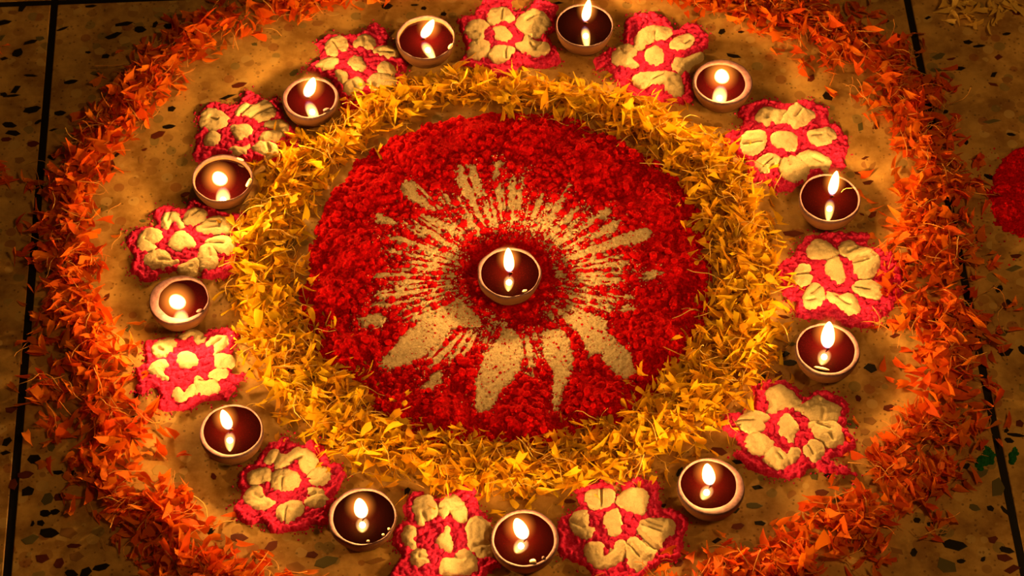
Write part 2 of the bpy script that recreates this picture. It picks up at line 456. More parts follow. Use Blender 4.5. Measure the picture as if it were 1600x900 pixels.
CHIPS = '''27 83 22 18 70 b;47 66 28 9 20 b;48 118 22 6 0 b;50 172 30 16 15 b;16 150 30 7 8 b;94 177 18 12 0 b;83 203 15 6 15 b;81 247 18 10 -20 b
111 128 22 10 10 b;218 46 22 16 0 b;176 56 36 13 28 b;192 38 32 12 15 b;243 38 18 9 80 b;268 41 28 13 -4 b;141 10 20 8 10 b;98 45 20 6 25 b;5 35 26 13 20 b
60 190 14 7 50 b;374 133 24 12 15 r;247 211 26 14 25 r;264 198 20 10 5 b;269 170 14 14 80 b;237 76 9 8 0 b;137 82 10 7 0 b;355 152 30 9 20 b;120 205 14 12 0 r;52 225 18 14 0 r
10 218 18 10 0 r;112 265 22 14 0 r;150 115 20 10 0 g;62 60 18 12 0 g;116 12 16 8 0 t;30 250 20 16 0 t;190 75 22 10 0 t;250 15 26 14 0 o;20 20 18 12 0 t;130 165 18 12 0 t
8 8 22 10 0 b;35 12 22 12 80 b;6 92 14 10 0 b;165 88 16 11 10 b;25 140 20 18 30 b;15 195 22 14 0 b;20 208 28 12 -10 b;6 148 14 10 0 b;172 260 24 17 70 r;190 115 22 11 0 r;183 242 14 10 20 b
12 690 20 13 70 b;8 708 16 10 0 b;53 718 20 18 0 b;43 768 22 17 20 b;40 742 22 14 5 r;90 738 20 9 0 b;110 739 18 13 0 b;75 780 22 18 70 g;93 777 17 14 0 r;70 802 18 13 0 b;86 800 13 11 0 b
64 818 13 11 0 b;51 818 11 6 70 b;77 833 26 18 -10 b;46 843 30 17 25 g;105 833 26 22 0 t;65 872 24 17 0 r;93 880 18 15 60 r;120 870 20 18 0 t;158 887 26 12 15 b;135 895 24 16 70 b;112 896 18 14 0 b;116 853 22 8 0 r
372 840 28 15 0 r;345 840 20 16 0 t;328 830 16 11 30 b;278 758 14 12 0 t;235 655 20 12 -30 t;205 655 18 8 40 b;260 665 20 10 20 t;250 735 24 20 0 o;20 757 14 20 0 r;18 640 20 14 0 r
1492 852 36 18 -12 b;1573 860 22 11 -20 b;1502 877 12 8 0 b;1478 883 36 26 -30 g;1508 757 18 16 60 r;1548 795 12 11 0 b;1570 798 18 7 -60 b;1522 793 18 12 -20 g;1552 843 16 14 0 r;1570 872 22 14 -10 r;1582 890 24 18 0 r
1558 763 40 22 80 g;1533 740 24 13 25 g;1588 680 26 7 -10 b;1573 673 10 7 60 b;1577 688 13 11 0 b;1593 662 14 14 0 r;1295 742 16 14 -30 b;1283 770 22 13 10 r;1318 783 36 26 -20 g;1295 798 22 12 10 b;1332 663 18 17 0 g
1358 658 20 17 0 t;1357 692 20 18 0 t;1352 675 13 12 0 t;1433 813 11 10 0 b;1455 820 14 9 0 b;1472 833 16 13 60 g;1428 863 15 10 70 b;1365 737 26 12 5 b;1530 700 14 10 0 r;1500 690 14 12 0 b;1510 728 14 12 0 b;1560 620 14 10 0 g
1293 150 24 17 -50 b;1268 122 18 12 60 r;1368 197 22 12 70 r;1497 107 26 10 0 b;1513 66 16 11 0 b;1530 72 20 7 8 b;1553 117 16 11 40 b;1573 53 14 7 10 b;1450 28 12 10 0 b;1385 33 11 8 0 b;1487 92 18 6 10 r;1510 222 13 8 80 b
1547 277 20 10 -30 b;1493 213 10 8 0 b;1357 285 20 10 10 r;1343 270 18 8 0 r;1352 247 14 8 10 r;1477 175 12 9 20 b;1466 88 28 14 30 g;1462 110 20 10 0 g;1560 90 14 16 0 r;1574 125 18 16 0 t;1550 190 30 12 0 g;1590 20 20 12 0 r;1580 210 14 8 0 b
1562 452 17 11 55 b;1577 473 18 8 -60 b;1570 478 16 12 80 r;1572 550 24 17 20 b;1598 547 22 12 -60 b;1360 575 22 17 -30 b;1223 553 24 12 10 b;1235 567 22 12 0 b;1240 365 32 14 0 r;1223 495 20 8 -10 r;1390 507 16 10 70 b;1422 437 14 12 0 b
1585 420 26 16 0 g;1565 520 20 14 0 g;1588 400 20 10 0 r;1540 505 12 8 0 r;1380 380 26 16 0 o;1345 300 24 14 0 o;1400 545 22 10 -20 t;1370 600 20 12 0 t
425 853 20 15 40 r;487 867 20 12 0 r;462 888 26 24 0 t;510 877 32 20 30 g;637 767 15 9 80 b;587 877 30 14 0 t;1122 705 30 14 -15 r;1155 722 24 12 -10 b;1062 737 17 8 70 b;1183 762 17 11 -10 b;1188 818 19 9 0 b;1120 845 14 12 0 b
1037 790 9 8 0 b;890 783 18 9 5 r;1177 790 26 11 0 g;1153 823 20 12 10 r;1033 737 18 13 0 t;1060 880 15 14 0 r;1133 878 19 9 20 b;605 10 18 15 0 b;662 13 11 9 0 b;693 22 12 10 0 b;497 37 22 14 0 t;520 22 24 9 0 o
648 8 14 5 0 b;1128 50 15 13 60 b;1158 50 11 6 0 b;872 5 18 8 0 b;1145 87 30 10 -15 b;470 130 20 12 10 b;700 120 24 12 0 t;760 115 20 9 0 b;640 575 16 10 0 b;985 700 18 10 0 b;540 668 16 14 0 b;1195 590 14 11 0 b;450 575 16 18 0 b;885 190 30 9 -10 b;985 690 14 10 0 b'''
for item in CHIPS.replace('\n', ';').split(';'):
    a = item.split()
    chip(float(a[0]), float(a[1]), float(a[2]), float(a[3]), float(a[4]), a[5])
# the remaining chips that can be picked apart, over the bare parts of the slabs
tries = 0
while n_chips < 296 and tries < 6000:
    tries += 1
    x, y = random.choice(((random.uniform(0, 240), random.uniform(0, 900)), (random.uniform(1340, 1600), random.uniform(0, 900)),
                          (random.uniform(190, 480), random.uniform(60, 880)), (random.uniform(1120, 1400), random.uniform(60, 880)),
                          (random.uniform(0, 90), random.uniform(0, 900))))
    ln = random.uniform(9, 20)
    p = plan(x, y)
    if min(abs(uv(p)[0] - uL), abs(uv(p)[0] - uR), abs(uv(p)[1] - vT)) < 0.016: continue
    if any(math.hypot(p[0] - q[0], p[1] - q[1]) < q[2] + ln * PX * 0.6 for q in taken): continue
    chip(x, y, ln, ln * random.uniform(0.4, 0.85), random.uniform(0, 180), random.choice('bbrrtttggo'))

# ------------------------------------------------------------------ the central powder disc
def crumb_variants(seed, mat):
    out = []
    for i in range(6):
        import bmesh
        bm = bmesh.new(); bmesh.ops.create_icosphere(bm, subdivisions=1 if i < 4 else 2, radius=1)
        rr = random.Random(seed + i)
        for v in bm.verts: v.co *= rr.uniform(0.75, 1.1); v.co.z *= 0.8
        me = bpy.data.meshes.new('crumb'); bm.to_mesh(me); bm.free()
        me.polygons.foreach_set('use_smooth', [True] * len(me.polygons)); me.materials.append(mat)
        out.append(me)
    return out

def joined_crumbs(name, pts, mat, parent, origin, seed=0):
    """many small crumbs (x, y, z, r) as one part"""
    ico = crumb_variants(50, mat)[0]
    V0 = np.array([v.co[:] for v in ico.vertices]); F0 = np.array([p.vertices[:] for p in ico.polygons])
    Vs, Fs = [], []
    g = np.random.default_rng(seed)
    for i, (x, y, z, r) in enumerate(pts):
        a = g.uniform(0, 6.28); ca, sa = math.cos(a), math.sin(a)
        V = V0 * r * g.uniform(0.8, 1.2, 3)
        V = np.stack([V[:, 0] * ca - V[:, 1] * sa + x - origin[0], V[:, 0] * sa + V[:, 1] * ca + y - origin[1], V[:, 2] + z], 1)
        Vs.append(V); Fs.append(F0 + i * len(V0))
    me = mesh_from(name, np.concatenate(Vs), np.concatenate(Fs), mats=[mat])
    o = link(name, me, parent)
    o['kind'] = 'stuff'
    return o

DC = plan(795, 434)
disc = empty('powder_disc', (DC[0], DC[1], 0))
tag(disc, 'large round bed of crumbly red powder with cream rays around the middle lamp', 'powder disc')
DISC = [(472, 470), (480, 420), (495, 360), (525, 300), (565, 250), (620, 215), (680, 195), (740, 183), (800, 180), (860, 186), (930, 203),
        (990, 235), (1045, 275), (1080, 320), (1098, 380), (1106, 430), (1100, 490), (1075, 540), (1040, 585), (1010, 630), (950, 680),
        (915, 672), (870, 696), (800, 690), (740, 694), (690, 700), (640, 668), (598, 655), (570, 600), (505, 565), (482, 515)]
# cream rays: outlines, or tapered strokes (x0, y0, x1, y1, width0, width1)
RAYS = [[(783, 523), (755, 560), (740, 613), (746, 646), (771, 640), (782, 616), (805, 594), (819, 557), (813, 526), (790, 514)],
        [(845, 519), (870, 514), (889, 526), (897, 566), (887, 600), (870, 645), (862, 650), (862, 590), (848, 557)],
        [(880, 498), (904, 485), (942, 498), (954, 523), (979, 544), (993, 575), (981, 596), (954, 581), (935, 556), (920, 557), (901, 523)],
        [(709, 476), (745, 490), (750, 512), (717, 514), (680, 545), (650, 568), (610, 580), (591, 572), (615, 540), (650, 507)],
        (824, 520, 829, 588, 16, 11), (835, 517, 838, 570, 9, 5), (870, 467, 985, 465, 11, 8), (892, 478, 940, 481, 8, 6), (968, 480, 995, 484, 9, 6), (900, 432, 978, 441, 18, 12),
        (880, 447, 950, 452, 12, 9), (1000, 434, 1040, 427, 13, 8), (880, 405, 985, 412, 26, 14), (913, 394, 1020, 363, 16, 20), (900, 376, 953, 327, 18, 14), (920, 383, 968, 345, 14, 12),
        (870, 368, 905, 322, 16, 9), (848, 352, 882, 304, 18, 9), (830, 344, 850, 300, 16, 8), (800, 345, 804, 278, 24, 13), (770, 352, 797, 282, 26, 13), (747, 370, 786, 282, 24, 8),
        (745, 335, 727, 258, 16, 32), (783, 250, 770, 285, 13, 8), (726, 356, 704, 320, 11, 9), (690, 328, 628, 290, 20, 26), (712, 366, 645, 338, 20, 15), (717, 386, 632, 353, 18, 12),
        (625, 354, 586, 339, 10, 11), (711, 402, 600, 368, 13, 8), (717, 413, 638, 414, 20, 12), (645, 402, 590, 392, 9, 7), (705, 424, 600, 424, 10, 8), (705, 440, 582, 434, 16, 12),
        (668, 456, 586, 464, 20, 13), (640, 474, 575, 478, 8, 8), (712, 478, 620, 496, 26, 18), (600, 498, 560, 510, 22, 18), (717, 522, 663, 577, 24, 18),
        (690, 580, 664, 612, 16, 17), (742, 522, 712, 560, 24, 14), (738, 340, 733, 360, 18, 16), (700, 455, 670, 462, 16, 10), (850, 335, 868, 322, 16, 10), (862, 380, 890, 365, 24, 20),
        (700, 470, 735, 470, 12, 10), (730, 372, 712, 345, 20, 12), (862, 480, 890, 500, 16, 12), (862, 425, 900, 420, 20, 22)]
def stroke(x0, y0, x1, y1, w0, w1):
    d = np.array([x1 - x0, y1 - y0], float); L = np.hypot(*d); d /= L; n = np.array([-d[1], d[0]])
    P = []
    for t, k in ((0, .35), (.25, .9), (.6, 1.0), (.9, .8)): P.append(np.array([x0, y0]) + d * L * t + n * (w0 + (w1 - w0) * t) * 0.5 * k)
    P.append(np.array([x1, y1]) + d * 2)
    for t, k in ((.9, .8), (.6, 1.0), (.25, .9), (0, .35)): P.append(np.array([x0, y0]) + d * L * t - n * (w0 + (w1 - w0) * t) * 0.5 * k)
    return P
_g = random.Random(21)
for k in range(84):                                           # the finer streaks raked between the broad rays
    a = 2 * math.pi * (k + _g.uniform(-.4, .4)) / 84
    if 0.15 * math.pi < a < 0.85 * math.pi and _g.random() < 0.72: continue      # the lower side has broad rays only
    r0 = _g.uniform(74, 112); r1 = r0 + _g.uniform(35, 105)
    RAYS.append((795 + r0 * math.cos(a), 431 + r0 * .82 * math.sin(a), 795 + r1 * math.cos(a), 431 + r1 * .82 * math.sin(a), _g.uniform(5, 9), _g.uniform(3, 7)))
RAKE = sorted(2 * math.pi * (k + _g.uniform(-.45, .45)) / 76 for k in range(76))
def rake(gx, gy, n=0):
    """how far a point lies outside the red raked lines (negative inside one)"""
    ang = np.arctan2(gy - DC[1], gx - DC[0]) % (2 * math.pi); rd = np.hypot(gx - DC[0], gy - DC[1])
    out = np.full(gx.shape, 1.0)
    for i, q in enumerate(RAKE):
        wd = -0.0002 + 0.0016 * ((i * 37) % 11) / 10
        e = (ang - q + math.pi) % (2 * math.pi) - math.pi + 0.05 * math.sin(i * 2.3) * (rd / 0.2 - 0.4)
        out = np.minimum(out, np.abs(e) * rd - wd)
    return out + vnoise(gx / 0.005, gy / 0.005, 333) * 0.0035
RAYP = [smooth_poly(plans(r if isinstance(r, list) else stroke(*r[:4], r[4] * 1.4, r[5] * 1.35)), 3) for r in RAYS]
OUT = smooth_poly(plans(DISC), 4)
X, Y = grid(OUT, 0.0012, 0.004)
D = sdf(OUT, X, Y) + 0.002 + fbm(X / 0.016, Y / 0.016, 3) * 0.014 + fbm(X / 0.004, Y / 0.004, 9) * 0.004
PALE = np.full(X.shape, -1.0)
for P in RAYP:
    lo = P.min(0) - 0.012; hi = P.max(0) + 0.012
    i0, i1 = np.searchsorted(X[0], (lo[0], hi[0])); j0, j1 = np.searchsorted(Y[:, 0], (lo[1], hi[1]))
    s = sdf(P, X[j0:j1, i0:i1], Y[j0:j1, i0:i1])
    if not any(P is q for q in RAYP[:4]): s = np.minimum(s, rake(X[j0:j1, i0:i1], Y[j0:j1, i0:i1]))
    PALE[j0:j1, i0:i1] = np.maximum(PALE[j0:j1, i0:i1], s)
RAD = np.hypot(X - DC[0], Y - DC[1])
BASE = 0.0012 + fbm(X / 0.02, Y / 0.02, 5) * 0.0012
for mx, my, mr in ((650, 245, 36), (742, 208, 34), (836, 212, 40), (690, 645, 42), (832, 662, 46), (945, 630, 42), (1040, 530, 46), (560, 400, 44),
                   (540, 545, 40), (1030, 330, 46), (930, 250, 46), (615, 640, 30), (520, 460, 40), (1060, 420, 40), (590, 300, 40)):
    q = plan(mx, my); BASE += 0.0080 * np.exp(-((X - q[0]) ** 2 + (Y - q[1]) ** 2) / (mr * PX * 0.75) ** 2)
BASE = np.maximum(BASE, 0.0006)
BASE = np.where(PALE > 0.0015, 0.0007, BASE)
Z = BASE.copy()
bumps = []; big = []
PATCHY = fbm(X / 0.022, Y / 0.022, 41, 2)                      # smoother hollows between the crumbly heaps
BASE = np.where(PATCHY > 0.10, np.maximum(BASE - 0.0008, 0.0005), BASE); Z = BASE.copy()
lo = OUT.min(0); hi = OUT.max(0)
cell = X[0, 1] - X[0, 0]
while len(bumps) < 8200:
    bx, by = RNG.uniform(lo[0], hi[0]), RNG.uniform(lo[1], hi[1])
    i = int((bx - X[0, 0]) / cell); j = int((by - Y[0, 0]) / cell)
    if D[j, i] < 0.001 or (PATCHY[j, i] > 0.10 and RNG.random() < 0.72): continue
    r = 0.0011 + 0.0032 * RNG.random() ** 2.6
    rd = RAD[j, i]
    if rd < 0.050 and RNG.random() < 0.85: continue          # the smooth ring under the middle lamp
    pl = PALE[j, i]
    if pl > 0.0:
        ang = math.atan2(by - DC[1], bx - DC[0]) % (2 * math.pi)
        rk = min(abs(ang - q) for q in RAKE) * rd < 0.0016 and rd > 0.075       # crumbs caught in the raked lines
        if RNG.random() > (0.30 if rk else 0.26 if pl < 0.002 else (0.20 if rd < 0.080 else 0.07)): continue
        r = 0.0012 + 0.0013 * RNG.random()
    bumps.append((bx, by, r))
    if pl < -0.001 and rd > 0.075 and RNG.random() < 0.032 and len(big) < 230: big.append((bx, by, j, i))
add_bumps(X, Y, Z, bumps, 1.0, BASE)
Z += vnoise(X / 0.0016, Y / 0.0016, 8) * 0.0005
bed = link('red_bed', field_mesh('red_bed', X, Y, Z, D, M['red'], DC), disc)
bed['label'] = 'crumbly red powder'
for k, P in enumerate(RAYP):
    gx, gy = grid(P, 0.0009, 0.004)
    d = sdf(P, gx, gy) + fbm(gx / 0.006, gy / 0.006, 20 + k) * 0.0050 + vnoise(gx / 0.0018, gy / 0.0018, 61 + k) * 0.0060
    if k >= 4: d = np.minimum(d, rake(gx, gy))
    z = 0.0006 + 0.0018 * np.sqrt(np.clip(d / 0.003, 0, 1)) + fbm(gx / 0.003, gy / 0.003, 70 + k) * 0.0009
    if (d > 0).sum() < 12: continue
    link('cream_ray', field_mesh('cream_ray', gx, gy, z, d, M['sand'], DC), disc)
CR = crumb_variants(5, M['red'])
for bx, by, j, i in big:
    r = random.uniform(0.0024, 0.0052)
    o = link('crumb', random.choice(CR), disc)
    o.location = (bx - DC[0], by - DC[1], max(float(Z[j, i]), 0.001) + r * 0.25)
    o.scale = (r, r * random.uniform(.8, 1.2), r); o.rotation_euler = (random.uniform(-.5, .5), random.uniform(-.5, .5), random.uniform(0, 6))
small = []
while len(small) < 2600:                                      # fine grains strewn over the rays and past the rim
    a = RNG.uniform(0, 2 * math.pi); rr = RNG.uniform(0.05, 0.235)
    bx, by = DC[0] + rr * math.cos(a), DC[1] + rr * math.sin(a)
    i = int((bx - X[0, 0]) / cell); j = int((by - Y[0, 0]) / cell)
    if not (0 <= i < X.shape[1] and 0 <= j < X.shape[0]): continue
    zz = 0.0026 if PALE[j, i] > 0 else (max(float(Z[j, i]), 0.0) if D[j, i] > 0 else 0.0002)
    if D[j, i] < -0.012: continue
    small.append((bx, by, zz, RNG.uniform(0.0004, 0.0011)))
joined_crumbs('fine_red_grains', small, M['red'], disc, DC, 4)
cream = []
while len(cream) < 2200:                                      # cream grains spilled over the red between the rays
    k = RNG.integers(len(RAYP)); p = RAYP[k][RNG.integers(len(RAYP[k]))] + RNG.normal(0, 0.005, 2)
    i = int((p[0] - X[0, 0]) / cell); j = int((p[1] - Y[0, 0]) / cell)
    if PALE[j, i] > 0 or RAD[j, i] < 0.05: continue
    cream.append((p[0], p[1], max(float(Z[j, i]), 0.001), RNG.uniform(0.0004, 0.0010)))
joined_crumbs('fine_cream_grains', cream, M['sand'], disc, DC, 6)['label'] = 'fine cream grains'

# ------------------------------------------------------------------ the twelve powder flowers
FLOWERS = [
 (690, 0, 6.0, 'cream and pink powder flower at twelve o\'clock, two lamps close beside it at the top',
  '330,110 380,60 450,-60 640,-60 660,90 760,110 840,40 920,10 1080,60 1060,160 1040,300 980,340 1100,500 1080,610 900,640 720,620 680,690 500,740 430,660 250,620 190,560 230,440 160,250 180,170 300,160',
  ['430,210 450,120 540,85 620,100 670,160 680,210 600,215 560,200 490,245', '700,220 760,150 860,100 960,140 1030,240 980,320 880,370 780,330 710,270',
   '690,430 760,400 800,340 860,395 990,420 1000,500 900,540 780,510', '455,500 500,450 580,445 680,470 640,540 600,580 520,605 460,560',
   '250,480 280,410 360,380 440,410 450,480 400,550 320,570 240,530', '220,290 270,220 370,205 450,260 400,300 390,370 300,390 230,350'],
  '490,280 560,260 640,310 660,370 600,415 520,390 500,340', [(575, 110, 570, 190), (800, 210, 870, 170), (830, 430, 880, 480), (610, 460, 600, 560), (250, 310, 300, 320), (890, 460, 930, 430)]),
 (930, 20, 6.0, 'cream and pink powder flower at one o\'clock with a loop shaped lower petal',
  '270,320 260,180 300,60 420,10 580,20 700,80 730,170 860,120 1020,150 1060,310 1000,360 860,420 900,620 900,820 840,850 700,850 560,850 400,860 260,760 180,640 150,560 60,520 0,560 0,440 120,350',
  ['360,340 390,230 470,155 570,140 700,160 720,210 650,260 560,270 500,300 420,360', '700,300 760,250 860,215 920,250 900,320 800,370 720,350',
   '720,520 760,440 850,440 990,390 1000,450 900,500 860,560 780,590', '350,650 400,590 540,570 700,570 790,610 830,720 820,800 740,800 660,740 640,680 520,690 420,720',
   '150,420 190,350 280,315 370,340 380,400 340,440 400,510 280,530 170,490'],
  '470,390 570,325 640,390 640,450 590,510 500,480', [(560, 200, 550, 260), (540, 640, 640, 590), (840, 310, 880, 280), (240, 350, 270, 400), (700, 660, 780, 720)]),
 (1130, 150, 6.0, 'cream and pink powder flower at two o\'clock with a square cream centre',
  '130,150 240,80 350,40 480,60 600,90 720,50 860,60 970,130 980,260 1100,310 1160,420 1140,560 1120,690 900,740 760,800 640,890 500,890 420,830 250,800 210,700 200,620 100,540 20,440 20,370 130,320 180,240',
  ['300,210 350,140 430,120 540,145 590,150 560,200 530,280 450,260 410,300 340,260', '530,270 590,170 680,85 760,130 850,170 840,220 760,290 660,320 630,280',
   '790,350 880,330 990,310 1050,390 1010,450 930,475 840,460', '690,580 800,530 920,560 1010,630 980,700 880,710 800,690 760,640',
   '520,680 560,600 640,580 740,620 810,740 740,800 640,830 560,770', '300,650 360,580 450,560 550,600 500,650 430,690 420,740 340,730',
   '155,440 200,360 290,340 390,350 390,460 340,540 260,580 170,560'],
  '450,380 530,345 640,360 690,420 660,520 570,515 490,480', [(370, 680, 450, 610), (600, 590, 620, 660), (680, 210, 730, 150), (830, 390, 910, 380), (190, 470, 360, 440), (400, 190, 410, 220), (850, 600, 920, 640), (540, 600, 520, 660)]),
 (1210, 365, 6.0, 'cream and pink powder flower at three o\'clock with a slanting cream centre bar',
  '230,110 300,40 500,-10 760,0 880,30 900,130 1100,190 1190,380 1200,560 1050,760 860,890 700,880 500,820 300,800 180,760 200,640 110,620 40,480 20,320 140,240 200,180',
  ['300,190 330,110 410,70 500,100 560,150 600,190 540,240 440,250 350,240', '600,170 630,100 720,85 790,130 880,150 960,210 985,300 940,390 870,440 760,410 740,310 690,240 640,220',
   '720,530 760,470 880,450 980,490 1020,570 960,630 840,600 760,570', '490,560 600,590 700,580 760,620 800,700 780,760 690,765 610,700 520,640',
   '270,600 320,510 400,480 460,540 460,640 400,710 310,715 265,660', '180,450 190,370 260,300 330,320 330,380 360,430 320,490 240,510'],
  '470,340 510,250 600,240 640,340 660,430 600,480 540,440', [(350, 580, 420, 520), (310, 640, 360, 640), (580, 610, 700, 680), (760, 520, 890, 540), (750, 290, 880, 260), (700, 190, 770, 150), (210, 410, 330, 390)]),
 (1130, 595, 5.4545, 'cream and pink powder flower at four o\'clock with a ropy red outline',
  '260,60 380,0 480,10 620,60 690,140 840,80 980,140 1080,230 1040,300 1050,420 1130,510 1110,600 900,670 1130,790 1060,800 900,790 840,770 720,760 640,830 520,840 380,810 250,760 90,630 150,560 10,420 0,300 60,270 180,280 270,260',
  ['350,110 470,50 560,90 640,160 660,210 560,260 470,250 430,300 370,290 390,200', '600,250 700,200 800,135 880,190 990,230 1000,300 960,370 860,365 740,340 680,290',
   '730,370 860,360 980,380 1020,480 1010,550 900,580 840,530 780,500', '700,560 770,510 850,560 850,640 800,715 740,680 690,630',
   '340,680 400,580 480,590 540,640 580,590 640,590 640,660 560,740 480,770 400,730', '180,560 220,480 310,460 420,540 400,600 340,640 260,650',
   '85,370 190,290 300,270 390,320 340,370 350,420 240,470 150,430'],
  '460,390 530,290 600,340 640,420 600,490 580,540 500,480', [(90, 360, 250, 350), (470, 640, 500, 680), (760, 230, 820, 180), (800, 380, 900, 420), (910, 480, 930, 520), (720, 570, 760, 640), (850, 270, 840, 340)]),
 (870, 735, 5.4545, 'cream and pink powder flower at five o\'clock with fan grooved right petals',
  '150,160 230,120 340,110 370,70 480,150 530,200 570,120 680,50 800,90 870,110 880,320 1000,330 1130,420 1100,540 1070,640 1030,760 900,790 800,860 700,960 500,960 330,920 240,820 30,740 0,600 20,420 110,360 190,300',
  ['230,260 270,190 360,170 460,175 500,250 450,320 340,345 260,320', '500,270 570,190 680,160 770,210 770,330 720,390 600,370 550,330',
   '700,460 760,430 930,420 1000,460 980,560 900,620 880,680 780,670 680,560', '590,650 660,580 780,660 850,700 760,830 680,880 610,800',
   '240,740 250,640 380,630 410,720 540,610 600,650 560,770 420,860 310,830', '105,450 160,370 250,350 270,440 260,490 320,520 270,600 160,560'],
  '400,440 430,370 510,340 540,420 550,520 500,580 430,540', [(730, 480, 880, 530), (690, 550, 830, 680), (620, 650, 700, 750), (400, 740, 480, 690), (380, 180, 380, 320), (760, 450, 900, 490), (120, 450, 220, 500)]),
 (600, 750, 6.0, 'cream and pink powder flower at six o\'clock with a blurred speckled centre',
  '190,230 260,130 370,140 500,180 640,120 780,60 860,120 890,280 960,350 1000,430 980,560 1000,720 1100,800 980,860 900,960 500,1000 80,960 100,810 180,700 60,600 130,450 220,370',
  ['260,270 300,190 410,150 490,230 500,330 400,400 320,430 280,350', '530,230 640,150 720,200 780,310 760,400 680,380 620,300 570,360 520,330',
   '780,430 860,350 950,380 1000,460 970,560 1010,680 980,750 880,740 790,650 790,540', '540,760 640,740 720,670 820,690 880,790 840,880 700,910 540,900',
   '245,720 290,670 370,660 410,730 420,790 320,820 250,790', '165,540 200,460 260,440 310,500 280,570 310,630 250,660 190,620'],
  '480,600 560,500 600,440 620,540 640,640 600,690', [(360, 330, 390, 400), (640, 730, 740, 760), (330, 740, 400, 750), (860, 640, 970, 620)]),
 (355, 680, 6.0, 'cream and pink powder flower at seven o\'clock with a big round cream centre',
  '270,240 370,110 480,60 560,10 620,80 820,60 940,120 960,260 1060,280 1110,380 1040,520 970,650 940,830 780,840 740,900 420,900 360,830 200,840 80,740 60,660 130,560 110,430 140,330',
  ['440,300 490,190 550,200 640,140 740,140 830,210 850,290 790,350 740,380 680,300 650,250 560,300 500,330', '760,400 830,320 920,320 980,390 940,460 860,490 780,470',
   '720,650 760,580 770,510 860,510 920,570 950,640 860,690 760,680', '460,750 500,670 580,640 680,630 720,680 680,770 580,840 500,810',
   '160,590 220,510 320,500 340,580 450,640 400,700 280,720 200,670', '190,390 260,340 390,330 420,400 400,450 300,460 220,470', '350,270 410,160 490,170 440,280'],
  '410,430 450,350 560,335 650,370 695,450 630,530 520,545 430,510', [(600, 260, 700, 230), (780, 420, 830, 430), (770, 590, 830, 570), (560, 700, 540, 830), (260, 580, 320, 600), (520, 430, 520, 520)]),
 (205, 510, 6.0, 'cream and pink powder flower at eight o\'clock with small broken petals',
  '130,160 250,120 440,120 480,60 680,60 900,30 1000,100 960,250 960,430 1060,460 990,560 940,660 820,700 640,720 560,790 380,800 260,760 280,680 180,570 110,650 50,590 60,420 140,350 130,250',
  ['190,220 260,150 370,120 440,170 400,220 350,280 260,320 220,280', '450,110 520,60 610,50 690,90 690,150 620,170 560,110 490,150', '700,190 770,110 890,105 920,170 860,240 790,280 780,220',
   '790,340 800,280 900,270 960,310 950,380 860,410 800,390', '730,480 780,420 880,410 910,450 860,500 780,510', '590,560 620,480 700,520 790,520 830,620 720,670 620,650',
   '390,630 430,590 470,600 500,640 560,560 610,570 590,650 480,710 410,690', '165,430 220,350 310,330 350,380 290,440 350,490 340,520 230,490'],
  '425,310 470,265 560,260 640,340 600,390 520,405 440,370', [(770, 190, 850, 140), (660, 130, 680, 110), (640, 520, 700, 540), (260, 230, 300, 250)]),
 (195, 310, 6.0, 'cream and pink powder flower at nine o\'clock with plump looped petals',
  '260,150 330,90 450,80 560,110 620,20 760,50 980,150 1150,150 1190,330 1190,470 1100,560 1040,660 940,740 740,760 700,700 400,700 220,790 130,740 50,680 90,560 20,450 50,330 110,290 220,280 300,250',
  ['340,240 370,160 440,140 500,150 520,220 560,280 510,290 440,220 410,290 360,290', '545,230 580,140 670,100 760,130 770,190 720,240 650,275 590,260',
   '670,300 740,240 800,195 900,185 1000,220 1010,290 960,350 830,345 730,340', '760,430 830,380 960,370 1030,430 1030,500 960,540 870,500',
   '690,560 720,470 800,440 850,520 870,620 800,690 720,690 700,630', '490,660 560,620 690,580 690,680 620,730 520,710',
   '180,600 230,530 340,500 420,540 440,590 510,590 480,640 380,680 260,670', '125,430 150,340 240,290 350,330 340,400 280,440 300,490 220,520 140,490'],
  '420,420 460,350 540,320 620,370 660,420 640,480 560,490 490,510 430,460', [(420, 170, 400, 220), (640, 170, 700, 130), (740, 300, 880, 285), (880, 285, 890, 240), (800, 240, 890, 240), (800, 430, 930, 440), (790, 500, 800, 560), (330, 600, 420, 600), (200, 400, 270, 440)]),
 (290, 140, 6.0, 'cream and pink powder flower at ten o\'clock with long ridged upper petals',
  '130,230 220,140 330,130 440,160 530,80 600,20 680,60 740,110 850,80 910,230 1000,350 1060,430 1040,600 960,690 860,700 700,660 560,680 400,620 250,620 90,680 100,460 150,370 120,300',
  ['135,300 160,230 220,195 310,210 400,270 390,340 330,390 230,400 150,360', '175,510 220,420 290,410 330,460 290,530 220,540', '470,270 490,180 560,140 640,160 730,115 810,140 850,220 840,270 700,330 620,280 520,250',
   '740,340 790,310 900,300 980,370 940,420 850,390 770,390', '690,480 740,410 860,395 930,440 870,500 780,510', '620,560 690,510 790,510 870,570 840,660 740,660 660,610', '400,590 460,550 540,560 600,540 560,620 460,630'],
  '420,360 510,345 600,350 620,420 580,460 500,500 450,430', [(620, 270, 790, 190), (520, 240, 600, 180), (760, 390, 920, 370), (240, 280, 290, 300), (760, 530, 790, 600)]),
 (470, 35, 6.0, 'cream and pink powder flower at eleven o\'clock, small cream centre in a red ring',
  '160,240 180,170 280,120 420,130 520,120 640,30 720,30 810,110 800,220 900,330 1000,370 980,480 960,620 820,710 640,740 540,820 420,850 380,740 300,560 100,470 60,430 150,370 200,310',
  ['230,250 270,180 370,140 430,190 440,260 400,290 340,250 350,330 290,340 240,310', '490,230 540,150 620,130 690,180 690,250 620,270 560,240 520,260', '680,290 720,250 820,235 900,280 900,340 830,350 740,330',
